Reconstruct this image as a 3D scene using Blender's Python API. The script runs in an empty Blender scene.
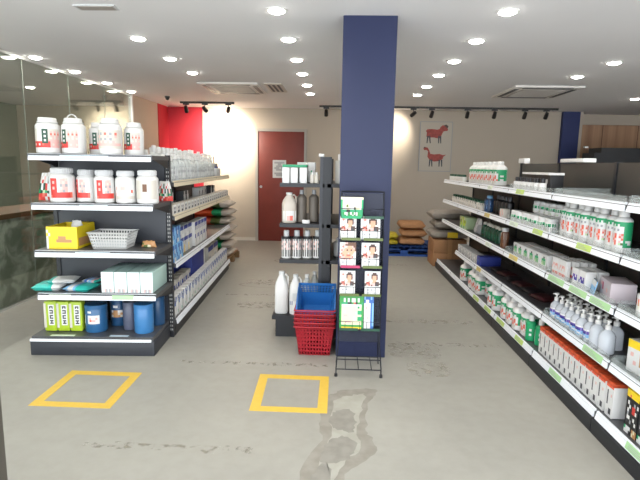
import bpy, bmesh, math, random
from math import pi, sin, cos, radians
from mathutils import Vector, Matrix
random.seed(7)
C = bpy.context.scene.collection
sc = bpy.context.scene

# ------------------------------------------------------------------ materials
def lin(h):
    h = h.lstrip('#')
    v = [int(h[i:i+2], 16)/255 for i in (0, 2, 4)]
    return tuple(x/12.92 if x <= .04045 else ((x+.055)/1.055)**2.4 for x in v) + (1,)
MATS = {}
def mat(name, hexc, rough=.5, metal=0, spec=.5, noise=0, nscale=6, bump=0, bscale=60, hex2=None, emit=0, trans=0):
    if name in MATS: return MATS[name]
    m = bpy.data.materials.new(name); m.use_nodes = True
    nt = m.node_tree; b = nt.nodes['Principled BSDF']
    b.inputs['Base Color'].default_value = lin(hexc)
    b.inputs['Roughness'].default_value = rough
    b.inputs['Metallic'].default_value = metal
    b.inputs['Specular IOR Level'].default_value = spec
    if noise or hex2:
        tc = nt.nodes.new('ShaderNodeTexCoord'); n = nt.nodes.new('ShaderNodeTexNoise')
        n.inputs['Scale'].default_value = nscale; n.inputs['Detail'].default_value = 5
        nt.links.new(tc.outputs['Object'], n.inputs['Vector'])
        r = nt.nodes.new('ShaderNodeValToRGB')
        c = lin(hexc)
        c2 = lin(hex2) if hex2 else tuple(max(0, x*(1-noise)) for x in c[:3]) + (1,)
        r.color_ramp.elements[0].position = .35; r.color_ramp.elements[1].position = .65
        r.color_ramp.elements[0].color = c2; r.color_ramp.elements[1].color = c
        nt.links.new(n.outputs['Fac'], r.inputs['Fac']); nt.links.new(r.outputs['Color'], b.inputs['Base Color'])
    if bump:
        tc = nt.nodes.new('ShaderNodeTexCoord'); n = nt.nodes.new('ShaderNodeTexNoise')
        n.inputs['Scale'].default_value = bscale
        nt.links.new(tc.outputs['Object'], n.inputs['Vector'])
        bp = nt.nodes.new('ShaderNodeBump'); bp.inputs['Strength'].default_value = bump; bp.inputs['Distance'].default_value = .01
        nt.links.new(n.outputs['Fac'], bp.inputs['Height']); nt.links.new(bp.outputs['Normal'], b.inputs['Normal'])
    if emit:
        b.inputs['Emission Color'].default_value = lin(hexc); b.inputs['Emission Strength'].default_value = emit
    if trans:
        out = nt.nodes['Material Output']; mx = nt.nodes.new('ShaderNodeMixShader'); t = nt.nodes.new('ShaderNodeBsdfTransparent')
        mx.inputs[0].default_value = 1-trans
        nt.links.new(t.outputs[0], mx.inputs[1]); nt.links.new(b.outputs[0], mx.inputs[2]); nt.links.new(mx.outputs[0], out.inputs[0])
    MATS[name] = m
    return m
def glassmat(name, tint, refl_ior=1.5):
    m = bpy.data.materials.new(name); m.use_nodes = True; nt = m.node_tree; nt.nodes.clear()
    out = nt.nodes.new('ShaderNodeOutputMaterial'); mx = nt.nodes.new('ShaderNodeMixShader')
    f = nt.nodes.new('ShaderNodeFresnel'); ge = nt.nodes.new('ShaderNodeNewGeometry'); mr = nt.nodes.new('ShaderNodeMapRange')
    mr.inputs[3].default_value = refl_ior; mr.inputs[4].default_value = 1/refl_ior      # same pane seen from its inner side
    nt.links.new(ge.outputs['Backfacing'], mr.inputs[0]); nt.links.new(mr.outputs[0], f.inputs[0])
    t = nt.nodes.new('ShaderNodeBsdfTransparent'); t.inputs[0].default_value = lin(tint)
    g = nt.nodes.new('ShaderNodeBsdfGlossy'); g.inputs['Roughness'].default_value = .02; g.inputs[0].default_value = (.9, .95, .92, 1)
    nt.links.new(f.outputs[0], mx.inputs[0]); nt.links.new(t.outputs[0], mx.inputs[1]); nt.links.new(g.outputs[0], mx.inputs[2])
    nt.links.new(mx.outputs[0], out.inputs[0]); MATS[name] = m; return m

PAL = {'W': ('white', 'D9D9D7'), 'w': ('off_white', 'CCC6BB'), 'G': ('green', '1F9A63'), 'g': ('dark_green', '1C4A36'),
 'R': ('red', 'CC3A34'), 'r': ('coral', 'DB6A58'), 'K': ('black', '1B1B1E'), 'k': ('charcoal', '3A3B40'),
 'N': ('navy', '26368C'), 'B': ('blue', '2C62B0'), 'b': ('light_blue', '7FB4DC'), 'T': ('teal', '2FB5A8'),
 'Y': ('yellow', 'F2D02A'), 'y': ('yellow_green', 'B8D433'), 'O': ('orange', 'E2572B'), 'o': ('tan', 'B98A5C'),
 'P': ('pink', 'DCAFA8'), 'S': ('skin', 'D9A183'), 's': ('silver', '9B9DA0'), 'L': ('light_grey', 'C6C8C8'),
 'M': ('mauve', 'C9BDC2'), 'H': ('brown', '4A2E24'), 'C': ('cream', 'DDD6B4'), 'V': ('violet', '5A3E9A'),
 'A': ('amber', '6B4630'), 'D': ('slate_blue', '2A4A72'), 'm': ('magenta', 'B0335E'), 'l': ('lime_green', '2F9440'),
 'f': ('sage', 'B7CDA0'), 'F': ('pale_mint', 'BFD9CC'), 'q': ('olive', '5C6A34')}
def pm(k):
    n, h = PAL[k]
    return mat('print_'+n, h, .45)
WHITE = mat('white_plastic', 'DAD9D6', .35, spec=.4)
RIB = mat('ribbed_white_lid', 'C9C9C9', .4)
BLACKM = mat('black_steel', '24262A', .42, spec=.4, noise=.1)
DPANEL = mat('charcoal_panel', '30333A', .45, noise=.1, nscale=3)
DSHELF = mat('dark_shelf_metal', '4A4B4E', .35, noise=.08)
STRIP = mat('white_price_strip', 'E9EDF2', .35)
CREAMSTRIP = mat('cream_price_strip', 'D8CDB2', .4)

# ------------------------------------------------------------------ mesh builder
class MB:
    def __init__(s): s.v = []; s.f = []; s.m = []; s.mats = []
    def mi(s, m):
        if isinstance(m, str): m = pm(m)
        if m not in s.mats: s.mats.append(m)
        return s.mats.index(m)
    def add(s, vs, fs, m):
        o = len(s.v); s.v += [tuple(p) for p in vs]; i = s.mi(m)
        for f in fs: s.f.append([a+o for a in f]); s.m.append(i)
    def box(s, x0, x1, y0, y1, z0, z1, m, bev=0, rot=0):
        if bev:
            bm = bmesh.new(); bmesh.ops.create_cube(bm, size=1)
            for v in bm.verts: v.co = Vector(((x0+x1)/2+v.co.x*(x1-x0), (y0+y1)/2+v.co.y*(y1-y0), (z0+z1)/2+v.co.z*(z1-z0)))
            bmesh.ops.bevel(bm, geom=bm.edges[:], offset=bev, segments=2, profile=.5, affect='EDGES')
            bm.verts.index_update()
            s.add([v.co[:] for v in bm.verts], [[v.index for v in f.verts] for f in bm.faces], m); bm.free(); return s
        vs = [(x, y, z) for z in (z0, z1) for y in (y0, y1) for x in (x0, x1)]
        s.add(vs, [(0, 2, 3, 1), (4, 5, 7, 6), (0, 1, 5, 4), (2, 6, 7, 3), (0, 4, 6, 2), (1, 3, 7, 5)], m); return s
    def lathe(s, prof, m, seg=20, c=(0, 0, 0), sx=1, sy=1, sq=0):
        vs = []; fs = []
        for r, z in prof:
            for k in range(seg):
                a = 2*pi*k/seg; ca, sa = cos(a), sin(a)
                if sq:
                    e = (abs(ca)**(2+sq)+abs(sa)**(2+sq))**(-1/(2+sq)); ca *= e; sa *= e
                vs.append((c[0]+r*ca*sx, c[1]+r*sa*sy, c[2]+z))
        n = len(prof)
        for i in range(n-1):
            for k in range(seg):
                a, b = i*seg+k, i*seg+(k+1) % seg
                fs.append((a, b, b+seg, a+seg))
        if prof[0][0] > 0: fs.append(tuple(reversed(range(seg))))
        if prof[-1][0] > 0: fs.append(tuple((n-1)*seg+k for k in range(seg)))
        s.add(vs, fs, m); return s
    def tube(s, pts, r, m, seg=6, closed=False):
        pts = [Vector(p) for p in pts]; vs = []; fs = []; n = len(pts); up = None
        for i, p in enumerate(pts):
            if closed: t = pts[(i+1) % n]-pts[i-1]
            else: t = pts[min(i+1, n-1)]-pts[max(i-1, 0)]
            t.normalize()
            if up is None: up = Vector((0, 0, 1)) if abs(t.z) < .9 else Vector((1, 0, 0))
            a = t.cross(up)
            if a.length < 1e-4: a = t.cross(Vector((0, 1, 0)))
            a.normalize(); b = t.cross(a); up = -b if False else up
            for k in range(seg):
                g = 2*pi*k/seg; vs.append(p+a*(r*cos(g))+b*(r*sin(g)))
        for i in range(n if closed else n-1):
            for k in range(seg):
                q, w = i*seg+k, i*seg+(k+1) % seg; j = ((i+1) % n)*seg
                fs.append((q, w, j+(k+1) % seg, j+k))
        if not closed:
            fs.append(tuple(range(seg))); fs.append(tuple((n-1)*seg+k for k in range(seg)))
        s.add(vs, fs, m); return s
    def patch(s, o, u, v, rows):          # o lower-left corner, u across, v up; rows top to bottom
        o, u, v = Vector(o), Vector(u), Vector(v); R = len(rows); K = len(rows[0])
        for r, row in enumerate(rows):
            for c, ch in enumerate(row):
                if ch == '.': continue
                p = o+u*(c/K)+v*((R-1-r)/R)
                s.add([p, p+u/K, p+u/K+v/R, p+v/R], [(0, 1, 2, 3)], ch)
        return s
    def wrap(s, r, z0, z1, a0, a1, rows, sx=1, sy=1, sq=0, sub=1):
        R = len(rows); rows = [''.join(ch*sub for ch in row) for row in rows]; K = len(rows[0])
        def P(a, z):
            x, y = sin(a), -cos(a)
            if sq:
                e = (abs(x)**(2+sq)+abs(y)**(2+sq))**(-1/(2+sq)); x *= e; y *= e
            return (r*sx*x, r*sy*y, z)
        for i, row in enumerate(rows):
            zt = z1-(z1-z0)*i/R; zb = z1-(z1-z0)*(i+1)/R
            for c, ch in enumerate(row):
                if ch == '.': continue
                b0 = a0+(a1-a0)*c/K; b1 = a0+(a1-a0)*(c+1)/K
                s.add([P(b0, zb), P(b1, zb), P(b1, zt), P(b0, zt)], [(0, 1, 2, 3)], ch)
        return s
    def prism(s, pts, z0, z1, m):         # polygon in xy
        n = len(pts)
        s.add([(x, y, z0) for x, y in pts]+[(x, y, z1) for x, y in pts],
              [tuple(reversed(range(n))), tuple(range(n, 2*n))]+[(i, (i+1) % n, n+(i+1) % n, n+i) for i in range(n)], m); return s
    def build(s, name, parent=None, smooth=True, loc=None):
        me = bpy.data.meshes.new(name); me.from_pydata(s.v, [], s.f)
        for m in s.mats: me.materials.append(m)
        me.polygons.foreach_set('material_index', s.m)
        bm = bmesh.new(); bm.from_mesh(me); bmesh.ops.remove_doubles(bm, verts=bm.verts, dist=1e-6)
        bmesh.ops.recalc_face_normals(bm, faces=bm.faces); bm.to_mesh(me); bm.free()
        if smooth:
            me.shade_smooth(); me.set_sharp_from_angle(angle=radians(38))
        o = bpy.data.objects.new(name, me); C.objects.link(o)
        if parent: o.parent = parent
        if loc: o.location = loc
        return o

def thing(name, label, cat, loc=(0, 0, 0), rz=0, group=None):
    o = bpy.data.objects.new(name, None); C.objects.link(o); o.empty_display_size = .05
    o.location = loc; o.rotation_euler = (0, 0, rz); o['label'] = label; o['category'] = cat
    if group: o['group'] = group
    return o
def tag(o, label, cat, group=None):
    o['label'] = label; o['category'] = cat
    if group: o['group'] = group
    return o
def structure(o): o['kind'] = 'structure'; return o
def copy_tree(o, parent=None):
    c = o.copy(); C.objects.link(c)
    if parent: c.parent = parent
    for ch in list(o.children): copy_tree(ch, c)
    return c
class Proto:
    """first use moves the original, later uses copy it"""
    def __init__(s, root): s.root = root; s.used = False
    def put(s, x, y, z, rz, label, group=None, scale=None, tilt=None):
        o = copy_tree(s.root) if s.used else s.root
        if not s.used: s.used = True
        o.location = (x, y, z); o.rotation_euler = (tilt or 0, 0, rz); o['label'] = label
        if group: o['group'] = group
        elif 'group' in o: del o['group']
        if scale: o.scale = (scale,)*3
        return o
ORD = ['first', 'second', 'third', 'fourth', 'fifth', 'sixth', 'seventh', 'eighth', 'ninth', 'tenth', 'eleventh', 'twelfth',
       'thirteenth', 'fourteenth', 'fifteenth', 'sixteenth', 'seventeenth', 'eighteenth', 'nineteenth', 'twentieth', 'twenty-first', 'twenty-second', 'twenty-third']

# ------------------------------------------------------------------ camera
H = 1.44; F = 490.0
r_, p_, q_ = radians(1.0), None, None
dx, dy = 20., -74.
x0 = dx*cos(r_)+dy*sin(r_); y0 = -dx*sin(r_)+dy*cos(r_)
pt = math.atan(-y0/F); ps = math.atan(x0/F*cos(pt))
fw = Vector((-sin(ps)*cos(pt), cos(ps)*cos(pt), -sin(pt))); rt = Vector((cos(ps), sin(ps), 0)); up = rt.cross(fw)
R2 = rt*cos(r_)+up*sin(r_); U2 = up*cos(r_)-rt*sin(r_)
cam = bpy.data.objects.new('camera', bpy.data.cameras.new('camera')); C.objects.link(cam)
cam.matrix_world = Matrix(((R2.x, U2.x, -fw.x, 0), (R2.y, U2.y, -fw.y, 0), (R2.z, U2.z, -fw.z, H), (0, 0, 0, 1)))
cam.data.sensor_width = 36; cam.data.lens = F*36/640; cam.data.clip_start = .05
sc.camera = cam

# ------------------------------------------------------------------ room shell
ZC = 2.47; YB = 9.24; XL = -3.22; XR = 6.6; YF = -.6
wallm = mat('painted_wall', 'BAAE9E', .85, noise=.03, nscale=2, bump=.05)
ceilm = mat('painted_ceiling', 'EAE8E8', .9, noise=.02, nscale=1.5, bump=.03)
redm = mat('red_wall_paint', 'BF2A38', .7, noise=.05)
bluem = mat('blue_wall_paint', '20284A', .6, noise=.05, nscale=3)
darkblue = mat('dark_blue_paint', '222E60', .6, noise=.06)

def floor_material():
    m = bpy.data.materials.new('worn_cement_floor'); m.use_nodes = True; nt = m.node_tree; N = nt.nodes; L = nt.links
    b = N['Principled BSDF']; tc = N.new('ShaderNodeTexCoord')
    n1 = N.new('ShaderNodeTexNoise'); n1.inputs['Scale'].default_value = 1.1; n1.inputs['Detail'].default_value = 8; n1.inputs['Roughness'].default_value = .6
    n2 = N.new('ShaderNodeTexNoise'); n2.inputs['Scale'].default_value = 14; n2.inputs['Detail'].default_value = 6
    L.new(tc.outputs['Object'], n1.inputs['Vector']); L.new(tc.outputs['Object'], n2.inputs['Vector'])
    r = N.new('ShaderNodeValToRGB'); r.color_ramp.elements[0].position = .3; r.color_ramp.elements[1].position = .7
    r.color_ramp.elements[0].color = lin('918F87'); r.color_ramp.elements[1].color = lin('9F9D94')
    L.new(n1.outputs['Fac'], r.inputs['Fac'])
    r2 = N.new('ShaderNodeValToRGB'); r2.color_ramp.elements[0].position = .3; r2.color_ramp.elements[0].color = (.9, .9, .88, 1)
    r2.color_ramp.elements[1].position = .6; r2.color_ramp.elements[1].color = (1, 1, 1, 1)
    L.new(n2.outputs['Fac'], r2.inputs['Fac'])
    mx = N.new('ShaderNodeMix'); mx.data_type = 'RGBA'; mx.blend_type = 'MULTIPLY'; mx.inputs[0].default_value = .6
    L.new(r.outputs[0], mx.inputs[6]); L.new(r2.outputs[0], mx.inputs[7])
    L.new(mx.outputs[2], b.inputs['Base Color'])
    r3 = N.new('ShaderNodeMapRange'); r3.inputs[3].default_value = .38; r3.inputs[4].default_value = .6
    L.new(n1.outputs['Fac'], r3.inputs[0]); L.new(r3.outputs[0], b.inputs['Roughness'])
    b.inputs['Specular IOR Level'].default_value = .35
    return m
def stainmat(name, a, c, sc_=25, alpha=(.45, .6)):
    m = bpy.data.materials.new(name); m.use_nodes = True; nt = m.node_tree; N = nt.nodes; L = nt.links
    b = N['Principled BSDF']; tc = N.new('ShaderNodeTexCoord'); n = N.new('ShaderNodeTexNoise'); n.inputs['Scale'].default_value = sc_; n.inputs['Detail'].default_value = 6
    L.new(tc.outputs['Object'], n.inputs['Vector']); r = N.new('ShaderNodeValToRGB')
    r.color_ramp.elements[0].position = .4; r.color_ramp.elements[1].position = .62
    r.color_ramp.elements[0].color = lin(a); r.color_ramp.elements[1].color = lin(c)
    L.new(n.outputs['Fac'], r.inputs['Fac']); L.new(r.outputs[0], b.inputs['Base Color']); b.inputs['Roughness'].default_value = .6
    if alpha:
        t = N.new('ShaderNodeBsdfTransparent'); mx = N.new('ShaderNodeMixShader'); mr = N.new('ShaderNodeMapRange')
        n5 = N.new('ShaderNodeTexNoise'); n5.inputs['Scale'].default_value = sc_*.8; n5.inputs['Detail'].default_value = 8
        L.new(tc.outputs['Object'], n5.inputs['Vector'])
        mr.inputs[1].default_value = alpha[0]; mr.inputs[2].default_value = alpha[1]
        L.new(n5.outputs['Fac'], mr.inputs[0]); L.new(mr.outputs[0], mx.inputs[0]); L.new(t.outputs[0], mx.inputs[1]); L.new(b.outputs[0], mx.inputs[2])
        L.new(mx.outputs[0], N['Material Output'].inputs[0])
    return m
f = MB(); f.box(-8, XR, YF, 11, -.1, 0, floor_material())
def blob(pts, z, m, jit=.012, sub=5):
    P = []
    n = len(pts)
    for i in range(n):
        a, b = Vector(pts[i]), Vector(pts[(i+1) % n]); pv, nx = Vector(pts[i-1]), Vector(pts[(i+2) % n])
        for k in range(sub):
            t = k/sub
            q = .5*((2*a)+(b-pv)*t+(2*pv-5*a+4*b-nx)*t*t+(3*a-pv-3*b+nx)*t**3)
            P.append((q.x+random.uniform(-jit, jit), q.y+random.uniform(-jit, jit), z))
    f.add(P, [tuple(range(len(P)))], m)
sA = stainmat('floor_stain_edge', '827E74', '8E8A80', 12, None)
sB = stainmat('floor_stain_inner', '97958A', 'A19F95', 10, None)
sC = stainmat('floor_stain_dark', '7F7C74', '8A877E', 14, None)
sD = stainmat('floor_scuff', '8F897B', '979182', 30, (.5, .75))
sE = stainmat('floor_pale_scuff', 'A39E90', 'ABA698', 20, (.45, .8))
blob([(-.16, 2.0), (-.13, 2.22), (-.07, 2.42), (-.08, 2.62), (-.06, 2.86), (.0, 2.97), (.1, 3.02), (.25, 3.03), (.27, 2.96), (.2, 2.8), (.18, 2.55), (.2, 2.45), (.21, 2.3), (.1, 2.18), (.03, 2.02), (.02, 1.85), (-.13, 1.85)], .0006, sA)
blob([(-.1, 2.05), (-.03, 2.35), (-.02, 2.6), (.0, 2.85), (.1, 2.93), (.19, 2.95), (.15, 2.7), (.13, 2.5), (.14, 2.35), (.05, 2.2), (-.02, 2.0)], .001, sB)
blob([(-.03, 2.6), (.0, 2.72), (.1, 2.74), (.12, 2.6), (.1, 2.5), (.03, 2.52)], .0013, sC)
blob([(-.06, 2.24), (-.03, 2.38), (.06, 2.46), (.12, 2.4), (.09, 2.28), (.0, 2.2)], .0013, sC)
blob([(-.1, 2.05), (-.07, 2.17), (-.02, 2.2), (.0, 2.08), (-.05, 1.99)], .0013, sC)
for a, b, y, w, mm in [(-1.25, -.44, 2.29, .03, sD), (-1.1, -.1, 3.39, .025, sD), (.5, 1.3, 3.9, .03, sD), (-1.2, .2, 5.3, .03, sD), (.45, 1.25, 4.5, .05, sE), (.45, .8, 3.75, .14, sE), (-1.1, -.5, 5.9, .12, sE), (-1.0, -.6, 4.9, .1, sE), (.55, .8, 3.4, .12, sE), (.5, 1.0, 7.2, .04, sD), (-2.6, -2.3, 4.6, .05, sD)]:
    blob([(a, y-w), ((a+b)/2, y-w*1.2), (b, y-w), (b+.03, y), (b, y+w), ((a+b)/2, y+w*1.1), (a, y+w), (a-.03, y)], .0008, mm, .01)
for cx, cy, rx, ry in [(-.55, 7.3, .42, .2), (-.6, 5.75, .6, .14)]:      # old ring marks in the aisle
    for a0 in range(0, 24):
        a, b = 2*pi*a0/24, 2*pi*(a0+1)/24
        f.add([(cx+rx*cos(a), cy+ry*sin(a), .0009), (cx+rx*cos(b), cy+ry*sin(b), .0009), (cx+rx*.94*cos(b), cy+ry*.92*sin(b), .0009), (cx+rx*.94*cos(a), cy+ry*.92*sin(a), .0009)], [(0, 1, 2, 3)], sC)
structure(f.build('floor', smooth=False))
structure(MB().box(-8, XR, YF, 11, ZC, ZC+.1, ceilm).build('ceiling', smooth=False))
# back wall: cream wall with the door hole closed by the door, red strip, wood cladding on the right
b = MB(); b.box(-8, 4.28, YB, YB+.15, 0, ZC, wallm); structure(b.build('wall_back', smooth=False))
structure(MB().box(XL+.001, -2.57, YB-.012, YB, 0, ZC, redm).build('trim_1', smooth=False))
wl = MB(); wl.box(XL-.12, XL, 7.62, YB, 0, ZC, wallm); structure(wl.build('wall_left', smooth=False))
structure(MB().box(XL, XL+.012, 8.72, YB-.012, 0, ZC, redm).build('trim_2', smooth=False))
def woodmat():
    m = bpy.data.materials.new('wood_wall_cladding'); m.use_nodes = True; nt = m.node_tree; N = nt.nodes; L = nt.links
    b = N['Principled BSDF']; tc = N.new('ShaderNodeTexCoord'); mp = N.new('ShaderNodeMapping'); mp.inputs['Scale'].default_value = (9, 9, .35)
    n = N.new('ShaderNodeTexNoise'); n.inputs['Scale'].default_value = 1; n.inputs['Detail'].default_value = 6
    L.new(tc.outputs['Object'], mp.inputs[0]); L.new(mp.outputs[0], n.inputs['Vector'])
    r = N.new('ShaderNodeValToRGB'); r.color_ramp.elements[0].position = .35; r.color_ramp.elements[1].position = .7
    r.color_ramp.elements[0].color = lin('9C7458'); r.color_ramp.elements[1].color = lin('C09A78')
    L.new(n.outputs['Fac'], r.inputs['Fac']); L.new(r.outputs[0], b.inputs['Base Color']); b.inputs['Roughness'].default_value = .55
    return m
wood = woodmat()
w = MB(); w.box(4.32, XR, YB+.35, YB+.5, 0, 2.28, wood)
for x in (4.9, 5.55, 6.2): w.box(x-.004, x+.004, YB+.345, YB+.35, 0, 2.28, 'H')
w.box(4.32, XR, YB+.32, YB+.5, 2.28, ZC, wallm)
structure(w.build('wall_back_right', smooth=False))
structure(MB().box(3.97, 4.27, YB-.08, YB, 0, ZC, darkblue).box(4.27, 4.32, YB-.08, YB+.5, 0, ZC, wallm).build('trim_3', smooth=False))
structure(MB().box(XR, XR+.1, YF, 11, 0, ZC, wallm).build('wall_right', smooth=False))
# blue pillar
structure(MB().box(.0, .375, 3.58, 3.93, 0, ZC, bluem, .004).build('trim_4'))
# side room behind the glass
dim = mat('side_room_wall', 'A9B0A2', .85, noise=.05)
structure(MB().box(-6.2, -6.1, YF, YB, 0, ZC, dim).build('wall_side_room', smooth=False))
# pale baseboard on the back wall
structure(MB().box(-2.57, -1.57, YB-.012, YB, 0, .06, 'w').box(-.64, 3.97, YB-.012, YB, 0, .06, 'w').build('baseboard_back', smooth=False))
# door in the back wall
d = bpy.data.objects.new('door_1', None); C.objects.link(d); d.location = (-1.1, YB, 0); structure(d)
dm = mat('red_brown_door', '7E342A', .5, noise=.12, nscale=4)
frm = mat('door_frame_grey', 'A9A39B', .5)
MB().box(-.43, .43, -.03, 0, 0.005, 2.05, dm, .003).build('door_leaf', d)
MB().box(-.48, -.43, -.05, 0, 0, 2.1, frm).box(.43, .48, -.05, 0, 0, 2.1, frm).box(-.43, .43, -.05, 0, 2.05, 2.1, frm).build('door_frame', d)
hd = MB(); hd.lathe([(0, 0), (.025, 0), (.025, .012), (0, .012)], mat('steel', 'B8B8B8', .3, .8), 12)
o = hd.build('door_handle', d); o.rotation_euler = (pi/2, 0, 0); o.location = (-.375, -.03, 1.03)
nt_ = MB(); nt_.patch((-.155, -.034, 1.2), (.25, 0, 0), (0, 0, .33),
  ["LLLLLLLL", "LssssssL", "LLLssLLL", "LLsssssL", "LsssLssL", "LLssssLL", "LLLLLLLL", "LsssssLL", "LLssssLL", "LLLLLLLL"])
nt_.build('notice', d, False)

# glass partition on the left
win = bpy.data.objects.new('window_1', None); C.objects.link(win); win.location = (XL, 0, 0); structure(win)
gl = glassmat('greenish_glass', 'F0F2EE', 1.7)
js = [.3, 1.2, 2.0, 2.8, 3.6, 4.2, 5.0, 5.85, 6.75, 7.58]
for a, b in zip(js, js[1:]): MB().box(-.006, .006, a+.003, b-.003, .02, ZC-.03, gl).build('glass_panel', win, False)
gf = MB(); al = mat('satin_aluminium', 'C9CCC8', .35, .6)
gf.box(-.02, .02, .3, 7.58, ZC-.03, ZC, al).box(-.02, .02, .3, 7.58, 0, .02, al).box(-.03, .03, 7.58, 7.62, 0, ZC, WHITE)
gf.build('window_frame', win, False)
sl = MB()
for y in js[1:-1]: sl.box(-.004, .004, y-.003, y+.003, .02, ZC-.03, mat('silicone_joint', '8E948C', .5))
sl.build('window_joints', win, False)
# front post close to the camera
pst = MB(); pst.box(-1.33, -1.25, 1.6, 1.68, 0, ZC, mat('bronze_post', '5A564E', .4, .3), .004)
post = pst.build('trim_5'); structure(post)
MB().box(-1.3, -1.251, 1.597, 1.6, .5, .64, 'O').build('orange_sticker', post, False)

# ------------------------------------------------------------------ side room furniture
def marble():
    m = bpy.data.materials.new('green_grey_marble'); m.use_nodes = True; nt = m.node_tree; N = nt.nodes; L = nt.links
    b = N['Principled BSDF']; tc = N.new('ShaderNodeTexCoord'); n = N.new('ShaderNodeTexNoise'); n.inputs['Scale'].default_value = 4; n.inputs['Detail'].default_value = 10; n.inputs['Distortion'].default_value = 1.2
    L.new(tc.outputs['Object'], n.inputs['Vector']); r = N.new('ShaderNodeValToRGB'); r.color_ramp.elements[0].position = .42; r.color_ramp.elements[1].position = .6
    r.color_ramp.elements[0].color = lin('8C9488'); r.color_ramp.elements[1].color = lin('CDD2C8')
    L.new(n.outputs['Fac'], r.inputs['Fac']); L.new(r.outputs[0], b.inputs['Base Color']); b.inputs['Roughness'].default_value = .35
    return m
t = thing('reception_counter', 'low marble fronted counter with wooden top behind the glass wall', 'counter', (-3.5, 4.6, 0))
MB().box(-.25, .22, -2.0, 2.6, 0, .87, marble(), .004).build('counter_front', t)
MB().box(-.3, .26, -2.05, 2.65, .87, .92, mat('counter_wood', '7A5A40', .5, noise=.3, nscale=9)).build('counter_top', t)
t = thing('equipment_cabinet', 'dark grey cabinet standing behind the marble counter beyond the glass', 'cabinet', (-4.5, 5.0, 0))
MB().box(-.3, .3, -.5, .5, 0, 1.22, mat('dark_grey_laminate', '34383A', .4), .01).build('cabinet_body', t)
MB().box(.3, .306, -.46, .46, .62, .98, 'k').box(.3, .306, -.46, .46, 1.0, 1.18, 'k').build('cabinet_drawer', t)
t = thing('wall_picture', 'dark framed picture hanging in the room behind the glass', 'picture', (-6.09, 7.4, 1.35))
MB().box(0, .03, -.3, .3, 0, .75, 'K').build('picture_frame', t)
MB().box(.03, .034, -.25, .25, .05, .7, 'D').build('picture_canvas', t, False)
t = thing('paper_tray', 'white paper stack in a brown tray on the counter behind glass', 'tray', (-3.55, 4.5, .92))
MB().box(-.1, .12, -.15, .12, 0, .03, 'o', .004).build('tray', t)
MB().box(-.09, .11, -.14, .11, .03, .08, 'w', .01).build('papers', t)

# ------------------------------------------------------------------ ceiling fittings
emis = mat('lamp_glow', 'FFFBF2', emit=22)
trimw = mat('lamp_trim_white', 'F4F2EE', .4)
proto_dl = thing('downlight', '', 'ceiling light')
MB().lathe([(.075, 0), (.075, -.004), (.058, -.008), (.056, 0)], trimw, 24).build('trim_ring', proto_dl)
MB().lathe([(.056, -.002), (.054, -.012), (.035, -.02), (0, -.022)], emis, 24).build('lamp_lens', proto_dl)
PD = Proto(proto_dl); LE = 1.35
YL = [3.475, 4.235, 5.02, 5.76, 6.55, 7.3]
cols = [('the row over the centre aisle', -.45, YL), ('the row over the left shelf unit', -1.71, YL[1:4]), ('the row along the glass wall', -3.08, YL[2:]),
        ('the row right of the blue pillar', 1.085, YL), ('the far right row', 2.61, YL[2:4]), ('x', 4.22, [7.45])]
for nm, x, ys in cols:
    for i, y in enumerate(ys):
        lab = 'round white ceiling downlight, %s from the camera in %s' % (ORD[i], nm)
        if nm == 'x': lab = 'lone round ceiling downlight near the right edge above the black shelving'
        PD.put(x, y, ZC, 0, lab, 'ceiling downlights')
        ld = bpy.data.lights.new('downlight_lamp', 'AREA'); ld.shape = 'DISK'; ld.size = .1; ld.energy = LE; ld.color = (1, .94, .86); ld.spread = radians(130)
        lo = bpy.data.objects.new('downlight_lamp', ld); C.objects.link(lo); lo.location = (x, y, ZC-.026)
for x, y in [(-4.4, 3.4), (-4.4, 5.2), (-4.4, 7.0)]:  # downlights added to brighten the dark room beyond the glass
    PD.put(x, y, ZC, 0, 'round downlight added to brighten the room behind the glass wall', 'added downlights behind the glass')
    ld = bpy.data.lights.new('downlight_lamp', 'AREA'); ld.shape = 'DISK'; ld.size = .1; ld.energy = 11; ld.color = (1, .98, .94); ld.spread = radians(150)
    lo = bpy.data.objects.new('downlight_lamp', ld); C.objects.link(lo); lo.location = (x, y, ZC-.026)
# off-frame lamps of the same grid behind and beside the camera
for x, y in [(-1.71, 2.7), (-.45, 2.7), (1.085, 2.7), (-3.05, 3.5), (-3.05, 4.25), (2.61, 3.5), (2.61, 4.25), (2.61, 2.7), (1.085, 1.9), (-.45, 1.9)]:
    ld = bpy.data.lights.new('downlight_lamp', 'AREA'); ld.shape = 'DISK'; ld.size = .1; ld.energy = LE; ld.color = (1, .94, .86); ld.spread = radians(130)
    lo = bpy.data.objects.new('downlight_lamp', ld); C.objects.link(lo); lo.location = (x, y, ZC-.026)
    PD.put(x, y, ZC, 0, 'round white ceiling downlight outside the picture near the entrance', 'ceiling downlights off frame')

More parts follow.
